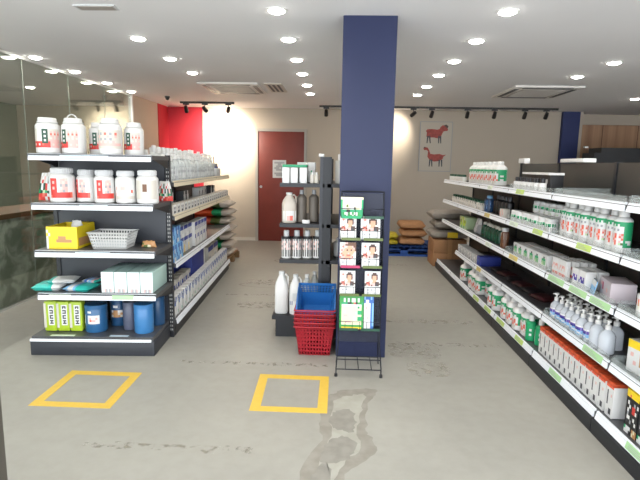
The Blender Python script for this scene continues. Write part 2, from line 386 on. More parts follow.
grillm = mat('vent_grey', 'A49C94', .6)  # plain warm grey shared by the intake grilles and hatch panel
def ac(x, y, w, dpt, label, rz=0):
    t = thing('air_conditioner', label, 'air conditioner', (x, y, ZC), rz)
    MB().box(-w/2, w/2, -dpt/2, dpt/2, -.025, 0, mat('ac_panel_white', 'DDD9D3', .5), .008).build('panel', t)
    g = MB()
    g.box(-w*.32, w*.32, -dpt*.32, dpt*.32, -.031, -.025, grillm)
    for i in range(12):
        y_ = -dpt*.3+i*dpt*.6/11
        g.box(-w*.31, w*.31, y_-.006, y_+.006, -.034, -.031, mat('ac_slat', 'B5AEA6', .5))
    g.build('intake_grille', t, False)
    for k, (x0, x1, y0, y1) in enumerate([(-w*.36, w*.36, -dpt*.45, -dpt*.38), (-w*.36, w*.36, dpt*.38, dpt*.45), (-w*.45, -w*.39, -dpt*.36, dpt*.36), (w*.39, w*.45, -dpt*.36, dpt*.36)]):
        MB().box(x0, x1, y0, y1, -.029, -.025, 'k').build('air_outlet', t, False)
ac(-1.46, 6.85, .78, .9, 'square ceiling cassette air conditioner above the left shelf unit')
ac(2.58, 6.88, .86, .98, 'square ceiling cassette air conditioner above the right shelf unit')
t = thing('ceiling_vent', 'small slotted ceiling vent beside the left cassette air conditioner', 'vent', (-.88, 6.8, ZC))
v = MB(); v.box(-.11, .11, -.36, .36, -.012, 0, 'w').build('vent_frame', t, False)
v = MB()
for k in (-1, 0, 1): v.box(-.01+.06*k-.01, .01+.06*k, -.28, .28, -.015, -.012, 'k')
v.build('vent_slots', t, False)
t = thing('access_hatch', 'small square hatch in the ceiling at top left', 'hatch', (-1.66, 3.43, ZC))
MB().box(-.14, .14, -.05, .05, -.008, 0, 'L').build('hatch_frame', t, False); MB().box(-.12, .12, -.038, .038, -.011, -.008, grillm).build('hatch_panel', t, False)
t = thing('security_camera', 'small black dome camera on the ceiling above the red wall', 'camera', (-2.72, 7.8, ZC))
MB().lathe([(.04, 0), (.04, -.02), (.03, -.02)], 'K', 14).build('camera_base', t); MB().lathe([(.032, -.02), (.03, -.04), (.018, -.055), (0, -.06)], 'K', 14).build('camera_dome', t)

trackm = mat('track_black', '1D1C1D', .4)
def track(x0, x1, y, spots, label, strength):
    t = thing('light_track', label, 'track', ((x0+x1)/2, y, ZC))
    MB().box((x0-x1)/2, (x1-x0)/2, -.018, .018, -.03, 0, trackm).build('rail', t)
    MB().box((x1-x0)/2-.09, (x1-x0)/2, -.022, .022, -.034, 0, trackm).build('power_feed', t)
    for i, (sx, aim, e) in enumerate(spots):
        s = thing('track_spotlight', 'black track spotlight, %s from the left on the %s ceiling track' % (ORD[i], 'left' if x1 < 0 else 'long right'), 'spotlight', (sx, y, ZC-.03), 0, 'track spotlights')
        MB().box(-.05, .05, -.014, .014, -.025, 0, trackm).build('adapter', s)
        MB().tube([(0, 0, -.02), (0, 0, -.07)], .007, trackm).build('stem', s)
        h = MB(); h.lathe([(0, -.055), (.028, -.055), (.034, .0), (.034, .055), (.030, .056), (.028, .04), (0, .04)], trackm, 16)
        ho = h.build('lamp_head', s); dv = Vector((aim, .5, -.3 if e else -.62)).normalized()
        ho.location = (0, 0, -.095); ho.rotation_mode = 'QUATERNION'; ho.rotation_quaternion = dv.to_track_quat('Z', 'Y')
        MB().lathe([(0, .044), (.027, .044), (.027, .046), (0, .046)], emis if e > 3 else 'k', 14).build('lamp_lens', ho)
        if e:
            ld = bpy.data.lights.new('spot_lamp', 'SPOT'); ld.energy = e*strength; ld.spot_size = radians(100); ld.spot_blend = 1; ld.shadow_soft_size = .03; ld.color = (1, .9, .76)
            lo = bpy.data.objects.new('spot_lamp', ld); C.objects.link(lo); lo.location = Vector((sx, y, ZC-.125))+dv*.06
            lo.rotation_mode = 'QUATERNION'; lo.rotation_quaternion = dv.to_track_quat('-Z', 'Y')
track(-2.72, -1.8, 8.42, [(-2.62, 0, 0), (-2.3, .2, 7), (-1.9, -.2, 16)], 'black ceiling light track in front of the red wall', 9)
track(-.38, 3.68, 8.72, [(-.26, 0, 0), (1.24, -.35, 3.5), (1.555, -.1, 0), (2.16, 0, 0), (2.62, 0, 0), (3.13, 0, 0), (3.49, 0, 0)], 'long black ceiling light track along the back wall', 9)

# ------------------------------------------------------------------ poster with a goat and a sheep
t = thing('animal_poster', 'framed white poster of a red goat above a red sheep on back wall', 'poster', (1.74, YB, 1.37))
MB().box(-.295, .295, -.03, 0, 0, .9, 's').build('poster_frame', t, False)
MB().box(-.283, .283, -.034, -.03, .012, .888, mat('poster_paper', 'B9AFA0', .6)).build('poster_sheet', t, False)
hide = mat('animal_red', 'A8483E', .6, noise=.35, nscale=22)
def flat(pts, name, m, yy=-.037):
    a = MB(); n = len(pts)
    a.add([(x, yy, z) for x, z in pts]+[(x, yy+.003, z) for x, z in pts], [tuple(range(n)), tuple(reversed(range(n, 2*n)))]+[(i, (i+1) % n, n+(i+1) % n, n+i) for i in range(n)], m)
    return a
goat = [(-.19, .73), (-.17, .70), (-.175, .63), (-.15, .61), (-.05, .615), (.03, .60), (.07, .605), (.10, .66), (.125, .72), (.15, .73), (.2, .735), (.21, .76), (.19, .80), (.16, .83), (.11, .835), (.07, .80), (.06, .77), (.02, .755), (-.08, .765), (-.16, .76)]
flat(goat, 'goat', hide).build('goat_drawing', t, False)
sheep = [(-.22, .41), (-.2, .385), (-.16, .39), (-.13, .36), (-.14, .27), (-.1, .21), (-.02, .18), (.08, .19), (.14, .23), (.15, .27), (.2, .31), (.14, .30), (.08, .32), (-.02, .31), (-.09, .32), (-.11, .38), (-.14, .43), (-.18, .44)]
flat(sheep, 'sheep', hide).build('sheep_drawing', t, False)
lg = MB()
def leg(a, x, z0, z1, k=.0):
    a.add([(x-.014, -.0372, z1), (x+.014, -.0372, z1), (x+.009+k, -.0372, z0), (x-.009+k, -.0372, z0)], [(0, 1, 2, 3)], 'k')
for x, k, z0, z1 in ((-.15, -.01, .51, .64), (-.12, .02, .51, .64), (.05, 0, .51, .64), (.08, .01, .51, .64), (-.09, -.01, .09, .215), (-.06, .01, .09, .215), (.08, 0, .09, .215), (.12, .01, .09, .215)):
    a = MB(); leg(a, x, z0, z1, k); a.build('leg_drawing', t, False)
lg.add([(.13, -.0374, .83), (.17, -.0374, .85), (.215, -.0374, .82), (.2, -.0374, .78)], [(0, 1, 2, 3)], 'H')
lg.build('horn_drawing', t, False); lg = MB()
lg.add([(-.225, -.0374, .42), (-.19, -.0374, .45), (-.18, -.0374, .42)], [(0, 1, 2)], 'H')
lg.build('muzzle_drawing', t, False)

# ------------------------------------------------------------------ shelf gondolas
def lip_strip(x0, x1, z0, z1, tilt, m):   # strip on a shelf front facing -Y, leaning back at the top
    a = MB(); a.add([(x0, 0, z0), (x1, 0, z0), (x1, tilt, z1), (x0, tilt, z1), (x0, .008, z0), (x1, .008, z0), (x1, tilt+.008, z1), (x0, tilt+.008, z1)],
                    [(0, 1, 2, 3), (7, 6, 5, 4), (0, 4, 5, 1), (3, 2, 6, 7), (0, 3, 7, 4), (1, 5, 6, 2)], m)
    return a
greenl = mat('green_price_label', 'A9D19B', .5); yell = mat('lime_price_label', 'BCD672', .5)
ticketb = mat('pale_blue_ticket', 'CFE2EC', .5); palet = mat('pale_green_ticket', 'DCE8D4', .5); orl = mat('yellow_price_label', 'D9C46A', .5)
def add_labels(strip, z0, z1, tilt, labs):
    for (a, b, m) in labs:
        q = MB(); k0, k1 = .12, .9; h = z1-z0
        q.add([(a, tilt*k0-.0015, z0+h*k0), (b, tilt*k0-.0015, z0+h*k0), (b, tilt*k1-.0015, z0+h*k1), (a, tilt*k1-.0015, z0+h*k1)], [(0, 1, 2, 3)], m)
        for j in range(3):
            zz = .3+.18*j; ww = (b-a)
            q.add([(a+ww*.1, tilt*zz-.002, z0+h*zz), (a+ww*(.75-.12*j), tilt*zz-.002, z0+h*zz), (a+ww*(.75-.12*j), tilt*(zz+.06)-.002, z0+h*(zz+.06)), (a+ww*.1, tilt*(zz+.06)-.002, z0+h*(zz+.06))], [(0, 1, 2, 3)], 's')
        q.build('price_label', strip, False)
# local frame of a gondola side: x along the run, y into the shelf, front edge at y=0
def shelf_board(par, x0, x1, depth, zs, stripm=STRIP, labs=(), dz0=-.035, dz1=.012, tilt=.012, loc=(0, 0), rz=0, thick=.03, bracket=True, riser=False, board=None):
    s = MB(); s.box(x0+.002, x1-.002, .008, depth, zs-thick, zs, board or DSHELF)
    if bracket:
        for x in (x0+.006, x1-.009):
            s.add([(x, depth, zs-.1), (x, .05, zs-thick), (x, depth, zs-thick), (x+.003, depth, zs-.1), (x+.003, .05, zs-thick), (x+.003, depth, zs-thick)],
                  [(0, 1, 2), (5, 4, 3), (0, 3, 4, 1), (1, 4, 5, 2), (2, 5, 3, 0)], BLACKM)
    o = s.build('shelf', par, False); o.location = (loc[0], loc[1], 0); o.rotation_euler = (0, 0, rz)
    if stripm:
        st = lip_strip(x0+.01, x1-.01, zs+dz0, zs+dz1, tilt, stripm).build('price_strip', o, False)
        add_labels(st, zs+dz0, zs+dz1, tilt, labs)
    if riser:
        MB().box(x0+.01, x1-.01, .0105, .0125, zs, zs+.045, CLEAR).box(x0+.006, x0+.009, .025, depth-.02, zs, zs+.05, CLEAR).build('clear_riser', o, False)
    return o
mat('card_orange', 'D2522C', .5, noise=.4, nscale=45)
CLEAR = mat('clear_acrylic', 'C8D2D0', .15, trans=.82)

# right gondola: runs along Y from 1.7 to 7.1, faces -X.  local x -> -Y world, so place with rz=-90
RG = thing('gondola_shelf', 'long black shelving unit with white price strips right of the aisle', 'shelving', (1.48, 7.1, 0))
RG.rotation_euler = (0, 0, -pi/2)    # local (x, y) -> world (X + y, Y - x)
BW = .9; NB = 6
for k in range(NB): 
    MB().box(k*BW+.003, (k+1)*BW-.003, -.055, .42, 0, .08, BLACKM).box(k*BW+.003, (k+1)*BW-.003, -.035, .42, .08, .12, DSHELF).build('base_deck', RG, False)
for k in range(NB+1):
    z1 = 1.22 if k < 2 else 1.5
    u = MB(); u.box(k*BW-.015, k*BW+.015, .42, .46, 0, z1, BLACKM)
    u.build('upright', RG, False)
for k in range(NB):
    z1 = 1.22 if k < 2 else 1.495
    MB().box(k*BW+.016, (k+1)*BW-.016, .43, .45, .06, z1, mat('warm_dark_panel', '3C3A36', .45, noise=.1, nscale=3)).build('back_panel', RG, False)
# (x ranges measured from the far end of the run)
LAB = {1.267: {2: [(.3, .45, palet)], 3: [(.2, .38, yell)], 4: []},
       .99: {2: [(.25, .42, orl)], 3: [(.1, .3, palet), (.62, .8, yell)], 4: [(.42, .6, yell)]},
       .708: {1: [], 2: [(.35, .55, palet)], 3: [(.2, .5, greenl), (.62, .86, greenl)], 4: [(.05, .2, palet), (.3, .45, greenl), (.6, .84, greenl)], 2.5: []},
       .402: {2: [(.1, .25, orl)], 4: [(.62, .84, greenl)]},
       .105: {2: [(.2, .4, yell), (.6, .8, yell)], 3: [(.08, .28, yell), (.55, .72, yell)], 4: [(.3, .48, greenl)], 5: [(.3, .5, greenl)]}}
LAB[.708][3] = [(.15, .35, orl)]; LAB[.708][4] = [(.06, .3, greenl), (.38, .6, greenl), (.64, .86, greenl)]
for zs in (1.267, .99, .708, .402):
    for k in range(NB):
        if zs == .402 and k == 0: continue
        labs = [(k*BW+a, k*BW+b, m) for a, b, m in LAB[zs].get(k, [])]
        shelf_board(RG, k*BW, (k+1)*BW, .42, zs, labs=labs, riser=(k in (3, 4, 5) and zs > .5) or (zs == .402 and k > 3))
for k in range(NB):
    st = lip_strip(k*BW+.01, (k+1)*BW-.01, .085, .131, .012, STRIP); so = st.build('price_strip', RG, False); so.location = (0, -.044, 0)
    add_labels(so, .085, .131, .012, [(k*BW+a, k*BW+b, m) for a, b, m in LAB[.105].get(k, [])])

# left gondola, turned slightly: local frame u right, v away
A = radians(3.3); OX, OY = -1.36, 3.46
def LF(u, v): return (OX+u*cos(A)-v*sin(A), OY+u*sin(A)+v*cos(A))
LG = thing('gondola_shelf', 'black double sided shelving unit left of the centre aisle', 'shelving', (OX, OY, 0), A)
# end bay facing the camera
MB().box(-.92, -.0, 0, .42, 0, .115, DPANEL, .006).box(-.91, -.01, .01, .42, .115, .145, DSHELF).build('base_deck', LG)
st = lip_strip(-.915, -.02, .112, .13, .002, STRIP).build('price_strip', LG, False); st.location = (0, -.009, 0)
for (a, b, m) in [(-.78, -.6, palet), (-.34, -.2, ticketb)]:
    q = MB(); q.add([(a, .015, .1462), (b, .015, .1462), (b, .05, .1462), (a, .05, .1462)], [(0, 1, 2, 3)], m); q.build('price_label', LG, False)
MB().box(-.88, -.01, .43, .45, .05, 1.49, DPANEL).build('end_panel', LG, False)
holem = mat('slot_pale', 'A9A9A6', .5)
for x in (-.89, .012):
    u = MB(); u.box(x-.015, x+.018, .42, .46, 0, 1.5, BLACKM)
    if x > -.5:
        for i in range(44): u.box(x-.008, x-.002, .4185, .42, .06+i*.0325, .075+i*.0325, holem); u.box(x+.006, x+.012, .4185, .42, .06+i*.0325, .075+i*.0325, holem)
    u.build('upright', LG, False)
for zs, labs in [(1.49, [(-.62, -.28, ticketb)]), (1.14, [(-.5, -.3, ticketb)]), (.795, [(-.55, -.3, ticketb)]), (.475, [(-.76, -.6, palet), (-.3, -.14, greenl)])]:
    shelf_board(LG, -.85, .03, .42, zs, labs=labs, dz0=-.045, dz1=.002, board=DSHELF)
# side runs
for side, rz in ((0, pi/2),):
    for k in range(3):
        x0 = .47+k*.9
        MB().box(-.45, .03, x0+.003, x0+.897, 0, .1, BLACKM).box(-.45, .04, x0+.003, x0+.897, .1, .13, DSHELF).build('base_deck', LG, False)
        MB().box(-.46, -.44, x0+.005, x0+.895, .05, 1.49, DPANEL).build('back_panel', LG, False)
        MB().box(-.47, -.43, x0+.885, x0+.915, 0, 1.5, BLACKM).build('upright', LG, False)
        for zs in (1.285, 1.01, .615):
            sm = CREAMSTRIP if zs > .9 else STRIP
            # local x of board along v
            shelf_board(LG, x0, x0+.9, .49, zs, stripm=sm, loc=(.055, 0), rz=pi/2)
        so = lip_strip(x0+.004, x0+.896, .1, .142, .01, STRIP).build('price_strip', LG, False); so.location = (.052, 0, 0); so.rotation_euler = (0, 0, pi/2)
        MB().box(-.9, -.47, x0+.003, x0+.897, 0, .13, BLACKM).build('base_deck', LG, False)
        for zs in (1.285, 1.01, .615): MB().box(-.9, -.47, x0+.003, x0+.897, zs-.03, zs, DSHELF).build('shelf', LG, False)

# middle gondola behind the pillar
MG = thing('gondola_shelf', 'narrow black shelving unit seen end on beside the blue pillar', 'shelving', (-.115, 3.98, 0))
MB().box(-.04, .05, 0, .03, 0, 1.51, BLACKM).build('upright', MG, False)
MB().box(-.045, -.02, -.004, 0, 0, 1.51, DPANEL).build('upright_channel', MG, False)
MB().box(-.04, .05, .93, .96, 0, 1.51, BLACKM).build('upright', MG, False)
MB().box(-.005, .015, .03, .93, .05, 1.49, DPANEL).build('back_panel', MG, False)
MB().box(-.40, -.04, .0, .95, 0, .15, BLACKM).box(-.43, -.04, -.01, .95, .15, .185, BLACKM).box(.05, .43, 0, .95, 0, .185, BLACKM).build('base_deck', MG, False)
for zs in (1.295, .965, .665):
    MB().box(-.37, -.006, .0, .93, zs-.03, zs, BLACKM).build('shelf', MG, False)
    MB().box(.016, .42, .0, .93, zs-.03, zs, BLACKM).build('shelf', MG, False)

# far black shelving on the right
t = thing('gondola_shelf', 'tall black shelving top seen in front of the wood clad wall', 'shelving', (5.1, 8.3, 0))
MB().box(-.95, 1.4, -.2, .2, 0, 1.8, BLACKM).build('back_panel', t, False)
MB().box(-1.05, -.95, -.2, .2, 0, 1.72, BLACKM).build('end_panel', t, False)
for x in (-.55, .55): tag(MB().box(x-.03, x+.03, -.03, .03, 0, .025, WHITE, .004).build('sign_clip', None, True, (5.1+x, 8.3, 1.8)), 'small white clip on top of the far black shelving, %s one' % ('left' if x < 0 else 'right'), 'clip')

# ------------------------------------------------------------------ product prototypes (front faces -Y)
def bottle(name, cat, r, h, capr, caph, body='W', cap='W', rows=None, span=2.2, zl=(.15, .7), shoulder=.78, neckr=None, sx=1, sy=1, sq=0, capname='lid', seg=18, ribs=False, bodymat=None, sub=1):
    t = thing(name, '', cat)
    bm = bodymat or (WHITE if body == 'W' else mat('plastic_'+PAL[body][0], PAL[body][1], .35))
    cm = WHITE if cap == 'W' else (RIB if cap == 'rib' else mat('plastic_'+PAL[cap][0], PAL[cap][1], .35))
    nr = neckr or capr*.9; hb = h-caph
    MB().lathe([(0, 0), (r*.9, 0), (r, r*.1), (r, h*shoulder*.96), (r*.96, h*shoulder), (nr+(r-nr)*.5, h*shoulder+(hb-h*shoulder)*.55), (nr, hb), (0, hb)], bm, seg, sx=sx, sy=sy, sq=sq).build('body', t)
    c = MB()
    if ribs:
        for k in range(1): c.lathe([(capr, hb), (capr*1.03, hb+.003), (capr*1.03, h-.006), (capr*.95, h), (0, h)], cm, 28)
        for k in range(28):
            a = 2*pi*k/28; c.box(capr*1.03*cos(a)-.0025, capr*1.03*cos(a)+.0025, capr*1.03*sin(a)-.0025, capr*1.03*sin(a)+.0025, hb+.004, h-.007, cm)
    else: c.lathe([(capr, hb), (capr, h-.15*caph), (capr*.9, h), (0, h)], cm, max(10, seg-2))
    c.build(capname, t)
    if rows: MB().wrap(r*1.012, h*zl[0], h*zl[1], -span/2, span/2, rows, sx, sy, sq, sub).build('label', t)
    return t
def carton(name, cat, w, d, h, m, rows=None, top=None, side=None, bev=.002, topname='lid', ins=0):
    t = thing(name, '', cat); mm = m if not isinstance(m, str) else mat('card_'+PAL[m][0], PAL[m][1], .55)
    MB().box(-w/2, w/2, 0, d, 0, h, mm, bev).build('carton', t)
    if rows: MB().patch((-w/2+ins, -.001, ins), (w-2*ins, 0, 0), (0, 0, h-2*ins), rows).build('label', t, False)
    if top: MB().box(-w/2-.0008, w/2+.0008, -.0018, d+.0008, h*.9, h+.0008, mat('card_'+PAL[top][0], PAL[top][1], .5), bev*.5).build(topname, t)
    return t
def pump(name, cat, r, h, rows, bodym, capm=WHITE, ph=.05, sq=0):
    t = thing(name, '', cat)
    MB().lathe([(0, 0), (r*.92, 0), (r, r*.1), (r, h*.68), (r*.8, h*.8), (r*.35, h*.92), (r*.33, h), (0, h)], bodym, 16, sq=sq).build('body', t)
    p = MB(); p.lathe([(r*.42, h*.94), (r*.42, h+.015), (r*.2, h+.018), (r*.16, h+ph*.7), (r*.38, h+ph*.72), (r*.38, h+ph), (0, h+ph)], capm, 12)
    p.box(-.004, .004, -r*.75, 0, h+ph*.8, h+ph*.92, capm); p.build('pump_head', t)
    if rows: MB().wrap(r*1.01, h*.13, h*.58, -1.9, 1.9, rows, sub=2, sq=sq).build('label', t)
    return t
clearp = mat('translucent_plastic', 'D5DAD8', .25, trans=.45)
clearw = mat('milky_plastic', 'E8EAE6', .3, trans=.4)
greyclear = mat('grey_clear_plastic', 'E6EBF2', .2, trans=.4)

RZ_R = -pi/2          # right gondola products face the aisle
RZ_S = pi/2+A         # left gondola side products
# --- left end, top shelf
rowsA = ["wwwwWWWgggwwwwww", "wwwwWWWgWgwPwPwP", "wwwwWWWgggwrwrwr", "wwwwWWWgWgwPPwPP", "wwwwWWWgggwwPwPw", "wwwwWWWgWgPPPPPP", "RRRRRRRgggRPPPPP", "RRWRRWRrRRRPwPPw", "RRRRRRRRRRRPPPPP"]
rowsD = ["wwwwwwwwwwww", "wswswrwswrww", "wwPwwwPwwPww", "wswswswswwww", "wwPwPwPwPwww", "PPPPPPPPPPPP", "wwwwwwwwwwww"]
def bigjar(rows, r=.081, h=.255, handle=False):
    t = bottle('supplement_jar', 'jar', r, h, r*.76, .035, 'W', 'W', rows, 2.6, (.17, .68), .8, r*.72)
    MB().lathe([(r*.82, h*.86), (r*.86, h*.865), (r*.86, h*.885), (r*.82, h*.89)], WHITE, 20).build('tamper_ring', t)
    if handle: MB().tube([(.05*cos(a), 0, h*.9+.075*sin(a)) for a in [pi*i/12 for i in range(13)]], .005, WHITE).build('handle', t)
    return t
PJ = Proto(bigjar(rowsA)); PJs = Proto(bigjar(rowsA, .07, .24)); PJd = Proto(bigjar(rowsD)); PJh = Proto(bigjar(rowsA, .08, .25, True))
zt = 1.491
PJ.put(-2.118, 3.54, zt, .2, 'large white jar with green and red label, leftmost on the top left shelf', 'white jars on the top left shelf')
PJ.put(-1.938, 3.56, zt, -.5, 'large white jar with green and red label, second from left on top shelf', 'white jars on the top left shelf')
PJh.put(-2.045, 3.74, zt, 0, 'white jar with raised handle behind the two leftmost top shelf jars', 'white jars on the top left shelf')
PJs.put(-1.83, 3.72, zt, -.1, 'smaller white jar set back between the second and fourth top shelf jars', 'white jars on the top left shelf')
PJd.put(-1.662, 3.55, zt, .1, 'large white jar with plain dotted label in the middle of the top shelf', 'white jars on the top left shelf')
PJs.put(-1.545, 3.68, zt, -.3, 'white jar with red label, rightmost on the top left shelf', 'white jars on the top left shelf')
# --- left end, second shelf
rowsB = ["wWWRRRWPPwWW", "wWWRPRWPwPWW", "wWWRRRWsPsWW", "wWWRPRWwPPWW", "wWWRRRWPsPWW", "wWWRRRRRRRRr", "wWWrRRRRRRRr"]
rowsE = ["WWWWWWWWWWWW", "WWWWwwwwWWWW", "WWPWwPPwWWWW", "WWWWwwwwWWrW", "WPWWWWWWWWWW", "wwwwwwwwwwww"]
rowsF = ["wwwwwwwwwwww", "wwwwwAAwwwww", "wwwwwAAwwwww", "wwwwwwwwwwww", "wwwwwwwwwwww"]
z2 = 1.141
def ribjar(rows, r, h): return bottle('ribbed_lid_jar', 'jar', r, h, r*.8, h*.17, 'W', 'rib', rows, 2.4, (.14, .7), .76, r*.74, ribs=True)
P1 = Proto(ribjar(rowsB, .088, .252)); P2 = Proto(ribjar(rowsB, .073, .24)); P3 = Proto(ribjar(rowsE, .072, .238)); P4 = Proto(ribjar(rowsF, .078, .245))
P1.put(-2.045, 3.56, z2, .1, 'widest white ribbed lid jar, leftmost on the second left shelf', 'ribbed lid jars on the second left shelf')
P2.put(-1.89, 3.62, z2, -.5, 'white ribbed lid jar with red label, second from left on second shelf', 'ribbed lid jars on the second left shelf')
P2.put(-1.733, 3.57, z2, .25, 'white ribbed lid jar with red label, middle of five on second shelf', 'ribbed lid jars on the second left shelf')
P3.put(-1.578, 3.58, z2, .1, 'white ribbed lid jar with pale dotted label, fourth on the second shelf', 'ribbed lid jars on the second left shelf')
P4.put(-1.415, 3.58, z2, .1, 'white ribbed lid jar with small brown square, rightmost on second shelf', 'ribbed lid jars on the second left shelf')

def pouch(name, w, h, d, m, rows=None, seed=1, top=.55, tw=.6):
    """a filled pouch standing up, front to -Y, crimped to a flat top"""
    rnd = random.Random(seed); nx, nz = 10, 8; a = MB(); fr = []; bk = []
    for j in range(nz+1):
        tz = j/nz; ww = w*(1-(1-tw)*tz**1.5); dd = d*(1-tz)**.6*min(1, .55+tz*3)
        for i in range(nx+1):
            tx = i/nx; e = (max(0, 1-(2*tx-1)**2))**.5
            x = (tx-.5)*ww; y = dd*.5*e*(1+rnd.uniform(-.15, .15))+.0015; zz = h*tz+rnd.uniform(-.004, .004)*(0 if j == 0 else 1)
            fr.append((x, -y, zz)); bk.append((x, y, zz))
    n = nx+1
    for j in range(nz):
        for i in range(nx):
            ch = m if rows is None else rows[min(len(rows)-1, int((1-(j+.5)/nz)*len(rows)))][min(len(rows[0])-1, int((i+.5)/nx*len(rows[0])))]
            q = [j*n+i, j*n+i+1, (j+1)*n+i+1, (j+1)*n+i]
            a.add([fr[k] for k in q], [(0, 1, 2, 3)], ch); a.add([bk[k] for k in q], [(3, 2, 1, 0)], ch)
    for j in range(nz):
        for i in (0, nx):
            q = [j*n+i, (j+1)*n+i]; a.add([fr[q[0]], fr[q[1]], bk[q[1]], bk[q[0]]], [(0, 1, 2, 3)], m)
    for i in range(nx):
        for j in (0, nz):
            q = [j*n+i, j*n+i+1]; a.add([fr[q[0]], fr[q[1]], bk[q[1]], bk[q[0]]], [(0, 1, 2, 3)], m)
    return a
rowsP = ["WwWwWwWwWw", "wWPWgwWPWw", "WRwWgWRWwW", "gWgRWgWgPg", "GgfGgWfgGg", "RRrRWRRrRR", "rRRWRRrRRR"]
o = pouch('p', .19, .21, .08, 'W', rowsP, 3).build('snack_pouch', None, True, (-2.215, 3.7, z2)); o.rotation_euler = (0, 0, .2)
tag(o, 'red green and white plastic pouch left of the second shelf jars', 'pouch')
o = pouch('p', .125, .155, .04, 'W', rowsP, 5).build('snack_pouch', None, True, (-1.378, 3.835, 1.142)); o.rotation_euler = (0, 0, .1)
tag(o, 'red and white plastic pouch at the back right corner of second left shelf', 'pouch')
# --- third shelf: yellow box, white basket, small brown packet
z3 = .796
t = thing('open_carton', 'open yellow cardboard box with clear plastic sticking out of it', 'box', (-2.045, 3.51, z3), .06)
yc = mat('card_bright_yellow', 'F2D41C', .5, noise=.05)
b = MB(); w_, d_, h_, th = .113, .3, .165, .003
b.box(-w_, w_, 0, th, 0, h_, yc).box(-w_, w_, d_-th, d_, 0, h_, yc).box(-w_, -w_+th, th, d_-th, 0, h_, yc).box(w_-th, w_, th, d_-th, 0, h_, yc).box(-w_, w_, 0, d_, 0, th, yc)
b.build('carton', t, False)
MB().patch((-.113, -.001, .0), (.226, 0, 0), (0, 0, .165), ["YYYYYYYYYYYYYYYY", "WYYYYYYYYYYYYYYY", "YWYYYYYYYYYYYYYY", "WYYYYYooooYYYYYY", "WYYYYooooooooYYY", "WYYYYYYYYYYYYYYY", "WYYYYYYYYYYYYYYY"]).build('label', t, False)
MB().patch((.114, .02, .02), (0, .26, 0), (0, 0, .06), ["ooooo"]).build('side_patch', t, False)
MB().box(.02, .11, .22, .29, .165, .172, yc).build('flap', t, False)
pb = pouch('x', .1, .07, .06, WHITE, None, 9); pbo = pb.build('plastic_bag', t); pbo.location = (.06, .12, .13)
MB().box(-.1, .1, .03, .27, .01, .13, 'W', .01).build('contents', t)

def basket(name, wt, dt, wb_, db, h, m, parent, rim=.012, holes=(8, 4), solid_low=0, th=.004, base=True):
    """tapered basket with a real lattice wall"""
    a = MB(); nx, nz = holes
    def corner(t):  # half sizes at height t
        return (wb_+(wt-wb_)*t)/2, (db+(dt-db)*t)/2
    def side(axis, sg, n):
        # vertical bars then horizontal bars
        def P(s_, t_, off=0):
            hx, hy = corner(t_)
            if axis == 'x': return Vector((s_*hx, sg*(hy+off), t_*h))
            return Vector((sg*(hx+off), s_*hy, t_*h))
        def quad(s0, s1, t0, t1):
            q = [P(s0, t0), P(s1, t0), P(s1, t1), P(s0, t1)]; r = [P(s0, t0, -th), P(s1, t0, -th), P(s1, t1, -th), P(s0, t1, -th)]
            a.add(q+r, [(0, 1, 2, 3), (7, 6, 5, 4), (0, 4, 5, 1), (1, 5, 6, 2), (2, 6, 7, 3), (3, 7, 4, 0)], m)
        lo = solid_low
        if lo: quad(-1, 1, 0, lo)
        for i in range(n+1):
            s_ = -1+2*i/n; wbar = .36/n
            quad(max(-1, s_-wbar), min(1, s_+wbar), lo, .93)
        for j in range(nz+1):
            t_ = lo+(.93-lo)*j/nz; hb_ = .26/nz*(1-lo)
            quad(-1, 1, max(0, t_-hb_*.6), min(1, t_+hb_*.6))
        quad(-1, 1, .9, 1)
    side('x', -1, nx); side('x', 1, nx); side('y', -1, max(3, int(nx*dt/wt))); side('y', 1, max(3, int(nx*dt/wt)))
    hx, hy = corner(0)
    if base: a.box(-hx, hx, -hy, hy, 0, th, m)
    o = a.build('basket_body', parent, False)
    hx, hy = corner(1); r = MB()
    r.box(-hx-rim, hx+rim, -hy-rim, -hy, h-rim*.8, h, m, .002).box(-hx-rim, hx+rim, hy, hy+rim, h-rim*.8, h, m, .002)
    r.box(-hx-rim, -hx, -hy, hy, h-rim*.8, h, m, .002).box(hx, hx+rim, -hy, hy, h-rim*.8, h, m, .002)
    r.build('rim', parent)
    return o
t = thing('plastic_basket', 'small white perforated plastic basket right of the yellow box', 'basket', (-1.715, 3.64, z3), A)
basket('b', .3, .22, .245, .17, .125, WHITE, t, .006, (14, 5), th=.003)
MB().box(-.12, .12, -.07, .07, .006, .06, 'L', .01).build('contents', t)
o = pouch('x', .12, .05, .06, 'o', ["oooo", "qooo", "oqCo"], 4, tw=.7).build('foil_packet', None, True, (-1.46, 3.68, z3)); tag(o, 'small crumpled brown packet right of the white basket', 'packet')
